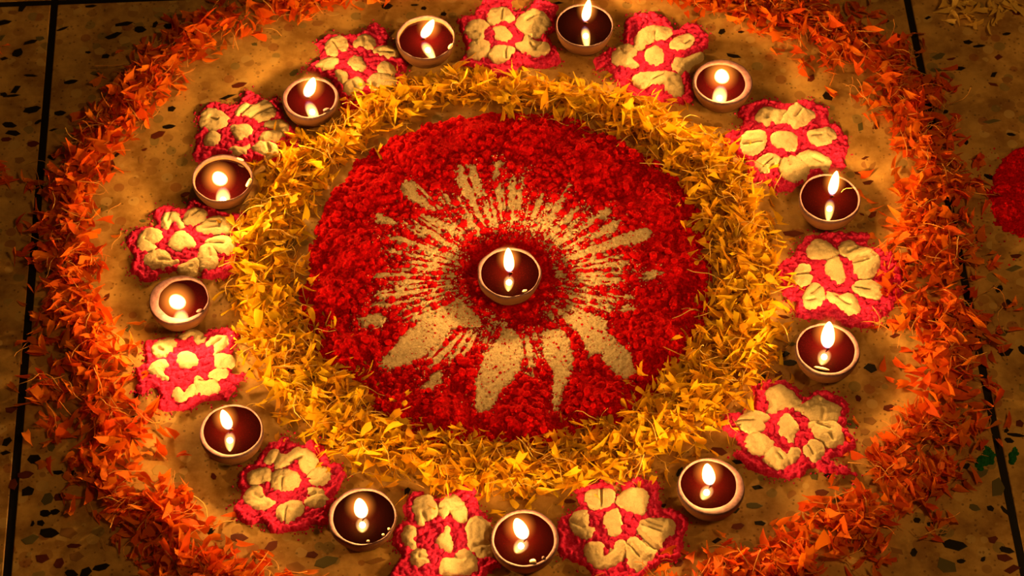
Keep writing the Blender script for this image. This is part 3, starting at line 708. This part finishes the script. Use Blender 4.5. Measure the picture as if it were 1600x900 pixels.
   '720,440 760,390 840,400 890,480 850,520 740,490', '620,570 680,500 790,495 890,540 870,630 760,660 660,640', '390,620 430,560 540,530 600,580 580,650 480,690 410,680',
   '140,420 200,360 330,350 350,380 290,450 180,460', '330,470 420,480 440,540 400,600 340,560'],
  '440,380 490,335 560,345 610,430 550,470 470,440', [(300, 200, 340, 240), (600, 170, 600, 230), (740, 290, 860, 300), (490, 570, 500, 620)]),
]
def pts(s, x0, y0, k):
    return plans([(x0 + float(a.split(',')[0]) / k, y0 + float(a.split(',')[1]) / k) for a in s.split()])

def powder_flower(n, spec):
    x0, y0, k, label, bed_s, petals, cen, grooves = spec
    cp = smooth_poly(pts(cen, x0, y0, k), 4); c = cp.mean(0)
    root = empty('powder_flower', (c[0], c[1], 0))
    tag(root, label, 'powder flower', 'cream and pink powder flowers between the lamps')
    PP = [smooth_poly(pts(s, x0, y0, k), 4) for s in petals]
    BP = smooth_poly(pts(bed_s, x0, y0, k), 3)
    gx, gy = grid(BP, 0.0010, 0.003)
    d = sdf(BP, gx, gy) + fbm(gx / 0.007, gy / 0.007, 200 + n) * 0.0045
    base = 0.0016 * np.sqrt(np.clip(d / 0.004, 0, 1)) + fbm(gx / 0.012, gy / 0.012, 300 + n) * 0.0010
    base = np.maximum(base, 0.0003)
    z = base.copy()
    # the hem of the bed is heaped a little higher and crumbs more strongly than its smooth patches
    hem = np.exp(-((d - 0.004) / 0.0035) ** 2)
    z += hem * 0.0016; base = base + hem * 0.0016
    g = np.random.default_rng(400 + n)
    lo = BP.min(0); hi = BP.max(0); cl = gx[0, 1] - gx[0, 0]
    bumps = []; t = 0
    covered = np.max([sdf(P, gx, gy) for P in PP + [cp]], 0)
    rough = vnoise(gx / 0.03, gy / 0.03, 500 + n)
    while len(bumps) < 1150 and t < 9000:
        t += 1
        bx, by = g.uniform(lo[0], hi[0]), g.uniform(lo[1], hi[1])
        i = int((bx - gx[0, 0]) / cl); j = int((by - gy[0, 0]) / cl)
        if d[j, i] < 0.0006 or covered[j, i] > 0.0004 or (rough[j, i] > 0.22 and g.random() < 0.8): continue
        bumps.append((bx, by, 0.0009 + 0.0025 * g.random() ** 2.2))
    add_bumps(gx, gy, z, bumps, 0.95, base)
    link('pink_bed', field_mesh('pink_bed', gx, gy, z, d, M['pink'], c), root)['label'] = 'crumbly pink powder'
    GR = [(plan(x0 + a / k, y0 + b / k), plan(x0 + e / k, y0 + f / k)) for a, b, e, f in grooves]
    for m, P in enumerate(PP + [cp]):
        gx, gy = grid(P, 0.0007, 0.003)
        d = sdf(P, gx, gy) + 0.0014 + vnoise(gx / 0.003, gy / 0.003, 600 + n * 10 + m) * 0.0016
        h = 0.0052 if m < len(PP) else 0.0046
        q = np.clip(d / 0.0085, 0, 1)
        z = 0.0012 + h * np.sqrt(1 - (1 - q) ** 2) + fbm(gx / 0.008, gy / 0.008, 700 + n * 10 + m) * 0.0017 + vnoise(gx / 0.0014, gy / 0.0014, 900 + m) * 0.0003
        for a, b in GR:
            z -= 0.0027 * np.exp(-(seg_dist(gx, gy, a, b) / 0.0021) ** 2)
        z = np.maximum(z, 0.0010 + 0.0014 * np.clip(d / 0.002, 0, 1))
        nm = 'cream_petal' if m < len(PP) else 'cream_centre'
        link(nm, field_mesh(nm, gx, gy, z, d, M['pale'], c), root)
    grains = []
    for _ in range(260):
        i = g.integers(len(BP)); p = BP[i] + g.normal(0, 0.004, 2)
        grains.append((p[0], p[1], 0.0006, g.uniform(0.0005, 0.0016)))
    for _ in range(60):
        p = c + g.normal(0, 0.022, 2)
        grains.append((p[0], p[1], 0.0048, g.uniform(0.0003, 0.0007)))
    joined_crumbs('fine_pink_grains', grains, M['pink'], root, c, n)
    return root, c
FL = [powder_flower(n, s) for n, s in enumerate(FLOWERS)]

# a further patch of red powder cut by the right hand edge, and flecks of green powder by the joint
def powder_heap(name, label, cat, outline, mat, hgt, seed, nb, loose=None):
    P = smooth_poly(plans(outline), 4); c = P.mean(0)
    gx, gy = grid(P, 0.0011, 0.003)
    d = sdf(P, gx, gy) + fbm(gx / 0.01, gy / 0.01, seed) * 0.009 + fbm(gx / 0.004, gy / 0.004, seed + 4) * 0.004
    base = np.maximum(0.0004, hgt * np.sqrt(np.clip(d / 0.015, 0, 1)))
    z = base.copy(); g = np.random.default_rng(seed)
    add_bumps(gx, gy, z, [(g.uniform(P[:, 0].min(), P[:, 0].max()), g.uniform(P[:, 1].min(), P[:, 1].max()), g.uniform(0.0008, 0.0028)) for _ in range(nb)], 0.9, base)
    root = empty(name, (c[0], c[1], 0))
    tag(root, label, cat)
    link('powder_bed', field_mesh('powder_bed', gx, gy, z, d, mat, c), root)
    if loose:
        joined_crumbs('fine_grains', [(*(plan(g.uniform(loose[0], loose[2]), g.uniform(loose[1], loose[3]))), 0.0005, g.uniform(0.0005, 0.0016)) for _ in range(loose[4])], mat, root, c, seed)
powder_heap('powder_heap', 'patch of dark red powder beyond the tile joint at three o\'clock, cut by the frame', 'powder heap',
            [(1552, 270), (1580, 235), (1640, 220), (1700, 260), (1710, 330), (1660, 380), (1600, 375), (1560, 345), (1545, 310)], M['red'], 0.004, 33, 700, (1500, 230, 1600, 420, 90))
powder_heap('green_powder_fleck', 'green powder flecks left of the right hand joint', 'powder heap', [(1530, 718), (1540, 700), (1550, 708), (1546, 722), (1535, 735), (1527, 730)], M['green'], 0.001, 35, 60)
powder_heap('green_powder_fleck', 'green powder flecks right of the right hand joint', 'powder heap', [(1577, 712), (1584, 694), (1592, 700), (1588, 716), (1580, 724)], M['green'], 0.001, 36, 60)

# ------------------------------------------------------------------ the oil lamps
# outer rim x0 x1 y0 y1, inner rim x0 x1 y0 y1, oil depth (mm), flame base x y, tip x, direct rise, mirrored rise, width, oil, label
LAMPS = [
 ((746, 845, 384.5, 465), (751.5, 842, 389, 462), 1.5, (796, 425), -2, 36, 24, 17, 'oil_deep', 'lilac clay oil lamp burning in the middle of the red powder disc'),
 ((619, 711, 24.5, 91), (626, 708, 31, 88), 5.0, (661, 59), 17, 24, 28, 17, 'oil_red', 'clay oil lamp at eleven o\'clock of the ring, its flame leaning right'),
 ((868.5, 958.5, 6, 71), (870.5, 956.5, 8, 70), 0.8, (914, 34), 5, 29, 34, 15, 'oil_black', 'thin rimmed clay oil lamp at twelve o\'clock, brim-full of black oil'),
 ((1083, 1176, 92, 162), (1088, 1165, 99, 157), 2.0, (1128, 127), -5, 19, 52, 24, 'oil_red', 'clay oil lamp at one o\'clock with a squat round flame'),
 ((1248, 1344.5, 270.5, 348), (1252, 1341, 273, 338), 1.5, (1299, 305), 2, 35, 34, 16, 'oil_deep', 'clay oil lamp at two o\'clock with a pale stalk floating on its oil'),
 ((1242.5, 1344, 504, 587), (1246.5, 1336, 509, 579), 1.5, (1292, 543), -1, 40, 22, 22, 'oil_red', 'clay oil lamp at half past three with a cotton shred on its front rim'),
 ((1058.5, 1163.5, 714, 804.5), (1064, 1151, 721, 791), 1.5, (1109, 756), -7, 33, 22, 21, 'oil_deep', 'clay oil lamp at five o\'clock with a broad rough rim on the right'),
 ((767, 873, 794, 887.5), (772, 866, 799, 883), 1.5, (819, 840), -12, 32, 22, 23, 'oil_deep', 'clay oil lamp at six o\'clock, wax bead on its front rim'),
 ((513, 619, 761, 852), (521, 617.5, 765, 849), 1.5, (566, 807), -3, 30, 22, 22, 'oil_black', 'clay oil lamp at half past six filled with black oil, three rim beads'),
 ((311.5, 411.5, 630, 716), (318, 408, 635, 706), 1.5, (358, 670), -5, 31, 32, 18, 'oil_deep', 'clay oil lamp at eight o\'clock with a tall narrow flame'),
 ((232.5, 327, 430, 505), (248, 324, 436, 496), 2.0, (281, 478), -2, 22, 54, 26, 'oil_red', 'clay oil lamp at nine o\'clock with a very broad pink rim on the left'),
 ((300, 394.5, 241.5, 313), (308, 389, 249, 310), 5.0, (347, 286), -2, 20, 54, 24, 'oil_red', 'clay oil lamp at half past nine, low on oil under a round flame'),
 ((441, 528.5, 118, 186), (448, 524, 124, 180), 1.5, (480, 151), 14, 25, 40, 19, 'oil_red', 'clay oil lamp at half past ten, its flame leaning right'),
]
H = 0.0250
def rim_geom(b, z):
    c = 0.5 * (plan(b[0], (b[2] + b[3]) / 2, z) + plan(b[1], (b[2] + b[3]) / 2, z))
    r = 0.5 * np.hypot(*(plan(b[1], (b[2] + b[3]) / 2, z) - plan(b[0], (b[2] + b[3]) / 2, z)))
    return c, r

def flame_mesh(name, base, top, rad, prof, segs=16, bend=(0, 0)):
    """teardrop from base to top with a radius profile [(t, k)]"""
    V, F = [], []
    a = np.array(base); d = np.array(top) - a
    n = len(prof)
    for t, kq in prof:
        cc = a + d * t + np.array([bend[0], bend[1], 0]) * 4 * t * (1 - t)
        for s in range(segs):
            q = 2 * math.pi * s / segs
            V.append((cc[0] + rad * kq * math.cos(q), cc[1] + rad * kq * math.sin(q), cc[2]))
    for i in range(n - 1):
        for s in range(segs):
            t = (s + 1) % segs
            F.append((i * segs + s, i * segs + t, (i + 1) * segs + t, (i + 1) * segs + s))
    F.append(tuple(range(segs - 1, -1, -1))); F.append(tuple(range((n - 1) * segs, n * segs)))
    return poly_mesh(name, V, F)
PROF = [(0, .10), (.03, .34), (.09, .62), (.18, .86), (.28, .98), (.38, 1.0), (.5, .96), (.62, .87), (.74, .73), (.85, .54), (.93, .34), (.975, .19), (1, .04)]
GPROF = [(0, .05)] + [(0.5 - 0.5 * math.cos(math.pi * k / 10), max(math.sin(math.pi * k / 10), .05)) for k in range(1, 10)] + [(1, .05)]

def lamp(n, spec):
    outer, inner, depth, fb, tipx, rise, refl, fw, oilk, label = spec
    g = np.random.default_rng(800 + n)
    c, Rr = rim_geom(outer, H)
    ci, ri = rim_geom(inner, H)
    oz = H - depth * 0.001 - 0.0003
    off = ci - c
    # the wall must stay at least 1 mm thick
    ri = Rr * 0.945 if depth > 3 else ri + 0.0005
    lim = Rr - ri - 0.0010
    if lim < 0.0004: ri = Rr - 0.0016; lim = 0.0006
    ln = np.hypot(*off)
    if ln > lim: off = off * (lim / ln)
    root = empty('oil_lamp', (c[0], c[1], 0.0))
    tag(root, label, 'oil lamp', 'burning clay oil lamps')
    segs = 56
    th = np.arange(segs) * 2 * math.pi / segs
    wob = sum(g.normal(0, 0.006) * np.cos(k * th + g.uniform(0, 6)) for k in (2, 3, 4, 7))
    wi = sum(g.normal(0, 0.006) * np.cos(k * th + g.uniform(0, 6)) for k in (2, 3, 5, 9))
    edge = min(0.0012, (Rr - ri) * 0.3)
    rings = [(Rr * .70, 0.0, 0, 0), (Rr * .80, 0.0006, 0, 0), (Rr * .885, .006, 0, 0, wob), (Rr * .965, .013, 0, 0, wob), (Rr * 1.0, .0195, 0, 0, wob),
             (Rr * 1.0, H - .0016, 0, 0, wob), (Rr * 1.0 - edge * .5, H - .0003, 0, 0, wob), (Rr - edge, H, 0, 0, wob),
             (ri + edge * .8, H - .0001, off[0], off[1], wi), (ri, H - .0008, off[0], off[1], wi), (ri * .985, H - depth * .0005 - .001, off[0], off[1], wi),
             (ri * .96, oz - .003, off[0], off[1]), (ri * .6, oz - .010, off[0], off[1])]
    link('bowl', poly_mesh('bowl', *lathe(rings, segs)), root, M['clay'])
    # oil: a shallow slab whose skin meets the wall
    ro = ri * (0.985 if depth > 3 else 0.99)
    V, F = lathe([(ro * .9, oz - .0025, off[0], off[1]), (ro, oz - .0006, off[0], off[1], wi), (ro * .996, oz, off[0], off[1], wi)], segs)
    ob = link('oil', poly_mesh('oil', V, F, False), root, M[oilk])
    # flame: its mirrored image in the oil tells its height and lean
    z0 = oz + 0.0035
    b2 = plan(fb[0], fb[1], z0) - c
    sc = PX * (1 + (430 - fb[1]) * 0.00018)
    hz = (rise + refl) / (2 * 0.588) * sc
    lean = (refl - rise) / 1.62 * sc
    if refl > 45: hz *= 0.82
    top = (b2[0] + tipx * sc, b2[1] - lean, z0 + hz)
    base = (b2[0], b2[1], z0)
    fl = link('flame', flame_mesh('flame', base, top, fw * 0.5 * sc, PROF), root, M['flame'])
    lo = bpy.data.objects.new('flame_light', flame_light); COL.objects.link(lo); lo.parent = fl
    lo.location = (base[0] * .6 + top[0] * .4, base[1] * .6 + top[1] * .4, z0 + hz * .42)
    gr = fw * 0.5 * sc * 2.5
    link('flame_glow', flame_mesh('flame_glow', (base[0] * .8 + top[0] * .2, base[1] * .8 + top[1] * .2, z0 + hz * .02), (top[0], top[1], z0 + hz * 1.12), gr, GPROF), fl, M['glow'])  # glow volume added around the flame, wider than the flame itself
    # wick standing in the oil
    V, F = [], []
    wr = 0.0008
    path = [(base[0] + .004, base[1] + .003, oz - .002), (base[0] + .002, base[1] + .001, oz + .0012), (base[0], base[1], z0 + .0004), (base[0] - .0002, base[1], z0 + .0016)]
    for (x, y, z), k in zip(path, (1.3, 1.2, 1, .7)):
        for s in range(8):
            q = math.pi * s / 4
            V.append((x + wr * k * math.cos(q), y + wr * k * math.sin(q), z))
    for i in range(3):
        for s in range(8):
            F.append((i * 8 + s, i * 8 + (s + 1) % 8, i * 8 + 8 + (s + 1) % 8, i * 8 + 8 + s))
    F.append(tuple(range(24, 32)))
    link('wick', poly_mesh('wick', V, F), root, M['wick'])
    return root, c, oz
LP = [lamp(n, s) for n, s in enumerate(LAMPS)]

def lump(name, li, x, y, size, mat, z=H):
    """a shred or bead lying on a lamp's rim"""
    root, c, oz = LP[li]
    p = plan(x, y, z) - c
    import bmesh
    bm = bmesh.new(); bmesh.ops.create_icosphere(bm, subdivisions=2, radius=1)
    rr = random.Random(int(x * 7 + y))
    for v in bm.verts: v.co *= rr.uniform(.85, 1.1)
    me = bpy.data.meshes.new(name); bm.to_mesh(me); bm.free()
    me.polygons.foreach_set('use_smooth', [True] * len(me.polygons))
    o = link(name, me, root, mat)
    o.location = (p[0], p[1], z + size[2] * 0.4)
    o.scale = size[:3]; o.rotation_euler = (0, 0, R(size[3]))
lump('wax_bead', 0, 820, 455, (.0030, .0016, .0014, 25), M['cotton'], H - .001)
lump('wax_bead', 7, 833, 878, (.0034, .0026, .0020, 0), M['cotton'], H - .001)
lump('wax_bead', 7, 849, 872, (.0018, .0018, .0016, 0), M['clay'], H - .001)
for x, y in ((575, 846), (599, 836), (608, 827)): lump('wax_bead', 8, x, y, (.0015, .0013, .0014, 0), M['cotton'], H - .0008)
lump('cotton_shred', 5, 1284, 576, (.0085, .0016, .0012, -15), M['cotton'], H - .0005)
lump('cotton_tail', 1, 704, 73, (.0022, .0048, .0016, -30), M['cotton'], H - .0004)
lump('cotton_tail', 11, 389, 286, (.0024, .0068, .0018, -18), M['cotton'], H - .0006)
lump('cotton_tail', 10, 312, 486, (.0036, .0022, .0016, 25), M['clay'], H)
lump('cotton_tail', 12, 510, 172, (.0044, .0024, .0016, 30), M['clay'], H)
lump('cotton_shred', 11, 376, 249, (.0046, .0014, .0012, -25), M['cotton'], H)

# ------------------------------------------------------------------ marigold petals
def petal_shape(rr, wide, claw, ruffle=0.0):
    rows = [0, claw * .6, claw, claw + (1 - claw) * .35, claw + (1 - claw) * .7, 1.0]
    ws = [.022, .028, .05, wide * .72, wide, wide * rr.uniform(.7, 1.1)]
    cup = rr.uniform(-.5, .9); curl = rr.uniform(-.35, .5); side = rr.uniform(-.14, .14); twist = rr.uniform(-.7, .7)
    fork = rr.uniform(-.20, .04)
    V = []
    for i, (t, wd) in enumerate(zip(rows, ws)):
        for v in (-1, 0, 1):
            y = v * wd; x = t + (fork if (i == 5 and v == 0) else 0) + (rr.uniform(-.05, .05) if i == 5 else 0)
            z = cup * wd * abs(v) * .8 + curl * t * t * .45 + (rr.uniform(-1, 1) * ruffle * t if i > 2 else 0)
            a = twist * t
            V.append((x - .5, y * math.cos(a) - z * math.sin(a) * .3 + side * math.sin(t * 3), z + y * math.sin(a)))
    F = [(i * 3 + k, i * 3 + k + 1, i * 3 + k + 4, i * 3 + k + 3) for i in range(5) for k in (0, 1)]
    return np.array(V), np.array(F)

def stalk_shape(rr):
    V, F = [], []
    b1, b2, b3 = rr.uniform(-.18, .18), rr.uniform(-.08, .08), rr.uniform(-.05, .25)
    for i in range(6):
        t = i / 5
        cx, cy, cz = t - .5, b1 * math.sin(math.pi * t) + b2 * math.sin(2 * math.pi * t), b3 * math.sin(math.pi * t)
        r = .018 * (1.1 - .5 * t)
        for s in range(3):
            q = 2 * math.pi * s / 3
            V.append((cx, cy + r * math.cos(q), cz + r * math.sin(q)))
    for i in range(5):
        for s in range(3):
            F.append((i * 3 + s, i * 3 + (s + 1) % 3, i * 3 + 3 + (s + 1) % 3, i * 3 + 3 + s))
    return np.array(V), np.array(F)

def band_sampler(path, closed):
    """samples points of a strewn band: centre line (x, y, half width) surveyed on the floor"""
    C = np.array([plan(x, y) for x, y, h in path]); Hh = np.array([h for _, _, h in path]) * PX
    A = C if closed else C[:-1]; B = np.roll(C, -1, 0) if closed else C[1:]
    HA = Hh if closed else Hh[:-1]; HB = np.roll(Hh, -1) if closed else Hh[1:]
    L = np.hypot(*(B - A).T) * (HA + HB); cum = np.cumsum(L) / L.sum()
    def one():
        k = int(np.searchsorted(cum, RNG.random())); t = RNG.random()
        d = B[k] - A[k]; d = d / np.hypot(*d); nrm = np.array([-d[1], d[0]])
        h = HA[k] + (HB[k] - HA[k]) * t
        s = np.clip(RNG.normal(0, 0.58), -1.5, 1.5)
        return A[k] + (B[k] - A[k]) * t + nrm * h * s, max(0, 1 - abs(s) / 1.25)
    return one

LAMP_C = [q[1] for q in LP]
def near_free(p, r=0.0):
    return all(np.hypot(*(p - q)) > 0.041 for q in LAMP_C)

FLOWER_C = [f[1] for f in FL]
CLOCK = ['twelve', 'one', 'two', 'three', 'four', 'five', 'six', 'seven', 'eight', 'nine', 'ten', 'eleven']

NV = 24
def strew(kind, path, closed, total, single, stalks, stalk_single, L0, L1, wide, claw, ruffle, mats, hgt, names, patchy):
    rr = random.Random(len(kind) * 13)
    sampler = band_sampler(path, closed)
    axis = np.array([plan(x, y) for x, y, h in path])
    def axis_near(p): return axis[np.argmin(np.hypot(*(axis - p).T))]
    PV = [petal_shape(rr, rr.uniform(*wide), rr.uniform(*claw), ruffle) for _ in range(NV)]
    SV = [stalk_shape(rr) for _ in range(8)]
    tints = np.linspace(0.02, 0.98, NV)
    rng = np.random.default_rng(len(kind))
    rng.shuffle(tints)
    pm, sm = mats
    def shared(shapes, mat, nm, tt):
        out = []
        for i, (V, F) in enumerate(shapes):
            out.append(mesh_from(nm, V, F, mats=[mat], tint=np.full(len(V), tt[i])))
        return out
    PM = shared(PV, pm, names[0], tints); SM = shared(SV, sm, names[1], np.linspace(0, 1, 8))
    items = []
    def place(n, shapes, lens, is_stalk):
        k = 0
        while k < n:
            p, mid = sampler()
            if patchy and vnoise(np.array([p[0] / 0.035]), np.array([p[1] / 0.035]), 77)[0] < -0.12 and RNG.random() < 0.75: continue
            if not near_free(p): continue
            vi = int(RNG.integers(len(shapes)))
            ln = RNG.uniform(*lens) * (1.0 if is_stalk else (0.75 + 0.35 * mid))
            up = RNG.random()
            z = hgt * mid * up * (1.15 if is_stalk else 1.0)
            e = Euler((RNG.normal(0, .7), RNG.normal(0, .28), RNG.uniform(0, 2 * math.pi)), 'XYZ')
            m = np.array(e.to_matrix()) * ln
            W = shapes[vi][0] @ m.T
            lift = max(z - W[:, 2].min() * 1.0 if z < -W[:, 2].min() else z, -W[:, 2].min() + 0.0004)
            items.append((ln * (0.55 + 0.75 * up) if not is_stalk else ln * (0.5 + up), is_stalk, vi, p, lift, e, ln, W))
            k += 1
    place(total, PV, (L0, L1), False)
    n_pet = len(items)
    place(stalks, SV, (L0 * .8, L1 * 1.3), True)
    pet = sorted(items[:n_pet], key=lambda a: -a[0]); stk = sorted(items[n_pet:], key=lambda a: -a[0])
    def seen(p):
        q = np.array([p[0], p[1], 0]) - _C; dd = q @ _FW
        x = 800 + FPX * q[0] / dd; y = 450 - FPX * (q @ _UP) / dd
        return 4 < x < 1596 and 4 < y < 896
    def split(lst, n):
        s, rest = [], []
        for a in lst:
            if len(s) < n and seen(a[3]): s.append(a)
            else: rest.append(a)
        return s, rest
    P1, P2 = split(pet, single); S1, S2 = split(stk, stalk_single)
    for lst, me, nm, cat, lab in ((P1, PM, names[0], 'petal', names[2]), (S1, SM, names[1], 'flower stalk', names[3])):
        for _, st, vi, p, z, e, ln, W in lst:
            o = link(nm, me[vi])
            o.location = (p[0], p[1], z); o.rotation_euler = e; o.scale = (ln, ln, ln)
            v = p - DC; hr = round((math.atan2(v[0], v[1]) / (2 * math.pi) * 12)) % 12
            rad = v / np.hypot(*v); dr = np.array([math.cos(e.z), math.sin(e.z)]); out = dr @ rad; rnd = dr[0] * rad[1] - dr[1] * rad[0]
            side = 'inner' if np.hypot(*v) < np.hypot(*(axis_near(p) - DC)) else 'outer'
            if cat == 'petal':
                tone = ('deep ', '', 'light ')[min(2, int(tints[vi] * 3))]
                way = ('outward' if out > 0 else 'inward') if abs(out) > abs(rnd) else ('clockwise' if rnd > 0 else 'anticlockwise')
            else:
                tone = ('short ', 'long ')[int(ln > 0.5 * 1.3 * (L0 + L1))]
                way = ('outward' if out > 0 else 'inward') if abs(out) > abs(rnd) else ('clockwise' if rnd > 0 else 'anticlockwise')
            tag(o, lab.format(tone, side, CLOCK[hr], way), cat, names[4].format(CLOCK[hr]) if cat == 'petal' else names[5].format(CLOCK[hr]))
    V, F, T, MI = [], [], [], []; off = 0
    for _, st, vi, p, z, e, ln, W in P2 + S2:
        sh = (SV if st else PV)[vi]
        V.append(W + np.array([p[0], p[1], z])); F.append(sh[1] + off); off += len(W)
        T.append(np.full(len(W), RNG.random())); MI.append(np.full(len(sh[1]), int(st)))
    me = mesh_from(names[6], np.concatenate(V), np.concatenate(F), tint=np.concatenate(T), mats=[pm, sm], midx=np.concatenate(MI))
    tag(link(names[6], me), names[7], names[8], kind='stuff')

YB = [(700, 135, 34), (620, 162, 42), (540, 203, 50), (472, 255, 52), (432, 310, 50), (408, 370, 52), (408, 430, 52), (420, 490, 52), (445, 550, 58), (485, 608, 62), (535, 655, 62),
      (595, 693, 60), (665, 716, 55), (745, 738, 52), (830, 738, 52), (920, 716, 52), (1000, 680, 58), (1065, 640, 64), (1122, 590, 68), (1158, 530, 64), (1170, 465, 56), (1162, 400, 56),
      (1148, 340, 58), (1118, 272, 58), (1060, 222, 54), (980, 180, 48), (900, 158, 42), (800, 148, 38)]
strew('yellow', YB, True, 4200, 300, 800, 110, .0180, .0300, (.085, .20), (.18, .42), .05, (M['yellow'], M['stalk_y']), .014,
      ('marigold_petal', 'petal_stalk', '{}yellow petal on {} side of yellow ring towards {} o\'clock, tip pointing {}', '{}pale stalk on {} side of yellow ring towards {} o\'clock, thin end pointing {}',
       'yellow petals of the inner ring towards {} o\'clock', 'pale stalks in the yellow ring towards {} o\'clock', 'marigold_petals', 'thick ring of small yellow marigold petals around the red powder disc', 'petals'), False)
OB = [(640, -22, 26), (500, 4, 26), (400, 24, 34), (305, 52, 42), (250, 100, 46), (210, 150, 46), (165, 205, 46), (130, 260, 44), (108, 320, 50), (104, 370, 54), (110, 430, 55), (122, 490, 60),
      (118, 560, 66), (130, 620, 66), (152, 680, 62), (192, 740, 62), (232, 790, 58), (272, 840, 60), (310, 895, 62), (420, 950, 50), (600, 985, 50), (800, 995, 50), (1000, 965, 50), (1130, 905, 48),
      (1240, 890, 60), (1310, 850, 64), (1370, 810, 66), (1412, 760, 66), (1442, 700, 70), (1462, 640, 70), (1482, 580, 72), (1480, 510, 76), (1465, 440, 76), (1456, 370, 76), (1455, 300, 74),
      (1450, 240, 60), (1430, 182, 56), (1400, 130, 64), (1350, 80, 74), (1290, 42, 74), (1200, 14, 58), (1110, -4, 40), (1000, -22, 26), (820, -36, 24)]
strew('orange', OB, True, 5200, 300, 1300, 170, .0165, .0290, (.11, .25), (.10, .30), .09, (M['orange'], M['stalk_o']), .012,
      ('orange_marigold_petal', 'orange_petal_stalk', '{}orange petal on {} side of orange ring towards {} o\'clock, tip pointing {}', '{}pale stalk on {} side of orange ring towards {} o\'clock, thin end pointing {}',
       'orange petals of the outer ring towards {} o\'clock', 'pale stalks in the orange ring towards {} o\'clock', 'orange_marigold_petals', 'ragged outer ring of small orange marigold petals strewn over the terrazzo', 'petals'), True)

# small drifts of petals off the rings
def drift(spots, n, spread, mat, name, label, group, L0, L1, seed):
    rr = random.Random(seed); g = np.random.default_rng(seed)
    shapes = [petal_shape(rr, rr.uniform(.09, .2), rr.uniform(.15, .4), .06) for _ in range(6)]
    ME = [mesh_from(name, V, F, mats=[mat], tint=np.full(len(V), rr.random())) for V, F in shapes]
    for k in range(n):
        x, y = spots[k % len(spots)]
        p = plan(x, y) + g.normal(0, spread, 2) * (1.6, 1)
        vi = int(g.integers(6)); ln = g.uniform(L0, L1)
        e = Euler((g.normal(0, .5), g.normal(0, .2), g.uniform(0, 6.28)), 'XYZ')
        W = shapes[vi][0] @ (np.array(e.to_matrix()) * ln).T
        o = link(name, ME[vi]); o.location = (p[0], p[1], -W[:, 2].min() + 0.0004 + g.uniform(0, .002)); o.rotation_euler = e; o.scale = (ln, ln, ln)
        way = ('right', 'up and right', 'up', 'up and left', 'left', 'down and left', 'down', 'down and right')[int(round(e.z / (math.pi / 4))) % 8]
        tag(o, label.format(way), 'petal', group)
drift([(1480, 14), (1510, 22), (1535, 20), (1528, 40), (1560, 8), (1590, 4), (1500, 6)], 46, .007, M['stalk_y'], 'pale_marigold_petal',
      'pale yellow petal in the top right drift, tip pointing {}', 'pale petals in the top right drift', .014, .028, 3)
drift([(4, 262), (14, 278), (24, 285), (8, 290)], 16, .006, M['orange'], 'orange_marigold_petal',
      'orange petal left of the left joint at the frame edge, tip pointing {}', 'orange petals at the left edge', .016, .026, 4)
drift([(1, 72), (2, 80)], 4, .003, M['orange'], 'orange_marigold_petal', 'orange petal at the left edge near the top corner, tip pointing {}', 'orange petals at the top left edge', .014, .02, 5)

# the stalk that floats on the oil of the lamp at two o'clock
V, F = stalk_shape(random.Random(6))
fs = link('petal_stalk', mesh_from('petal_stalk', V * (1, 1, .3), F, mats=[M['stalk_y']], tint=np.full(len(V), .9)))
_oz = LP[4][2]
pa, pb = plan(1314, 301, _oz), plan(1339, 293, _oz)
fs.location = (*(0.5 * (pa + pb)), _oz + 0.0004)
fs.rotation_euler = (0, 0, math.atan2(pb[1] - pa[1], pb[0] - pa[0])); fs.scale = (float(np.hypot(*(pb - pa))),) * 3
tag(fs, 'pale stalk floating on the oil of the lamp at two o\'clock', 'flower stalk')
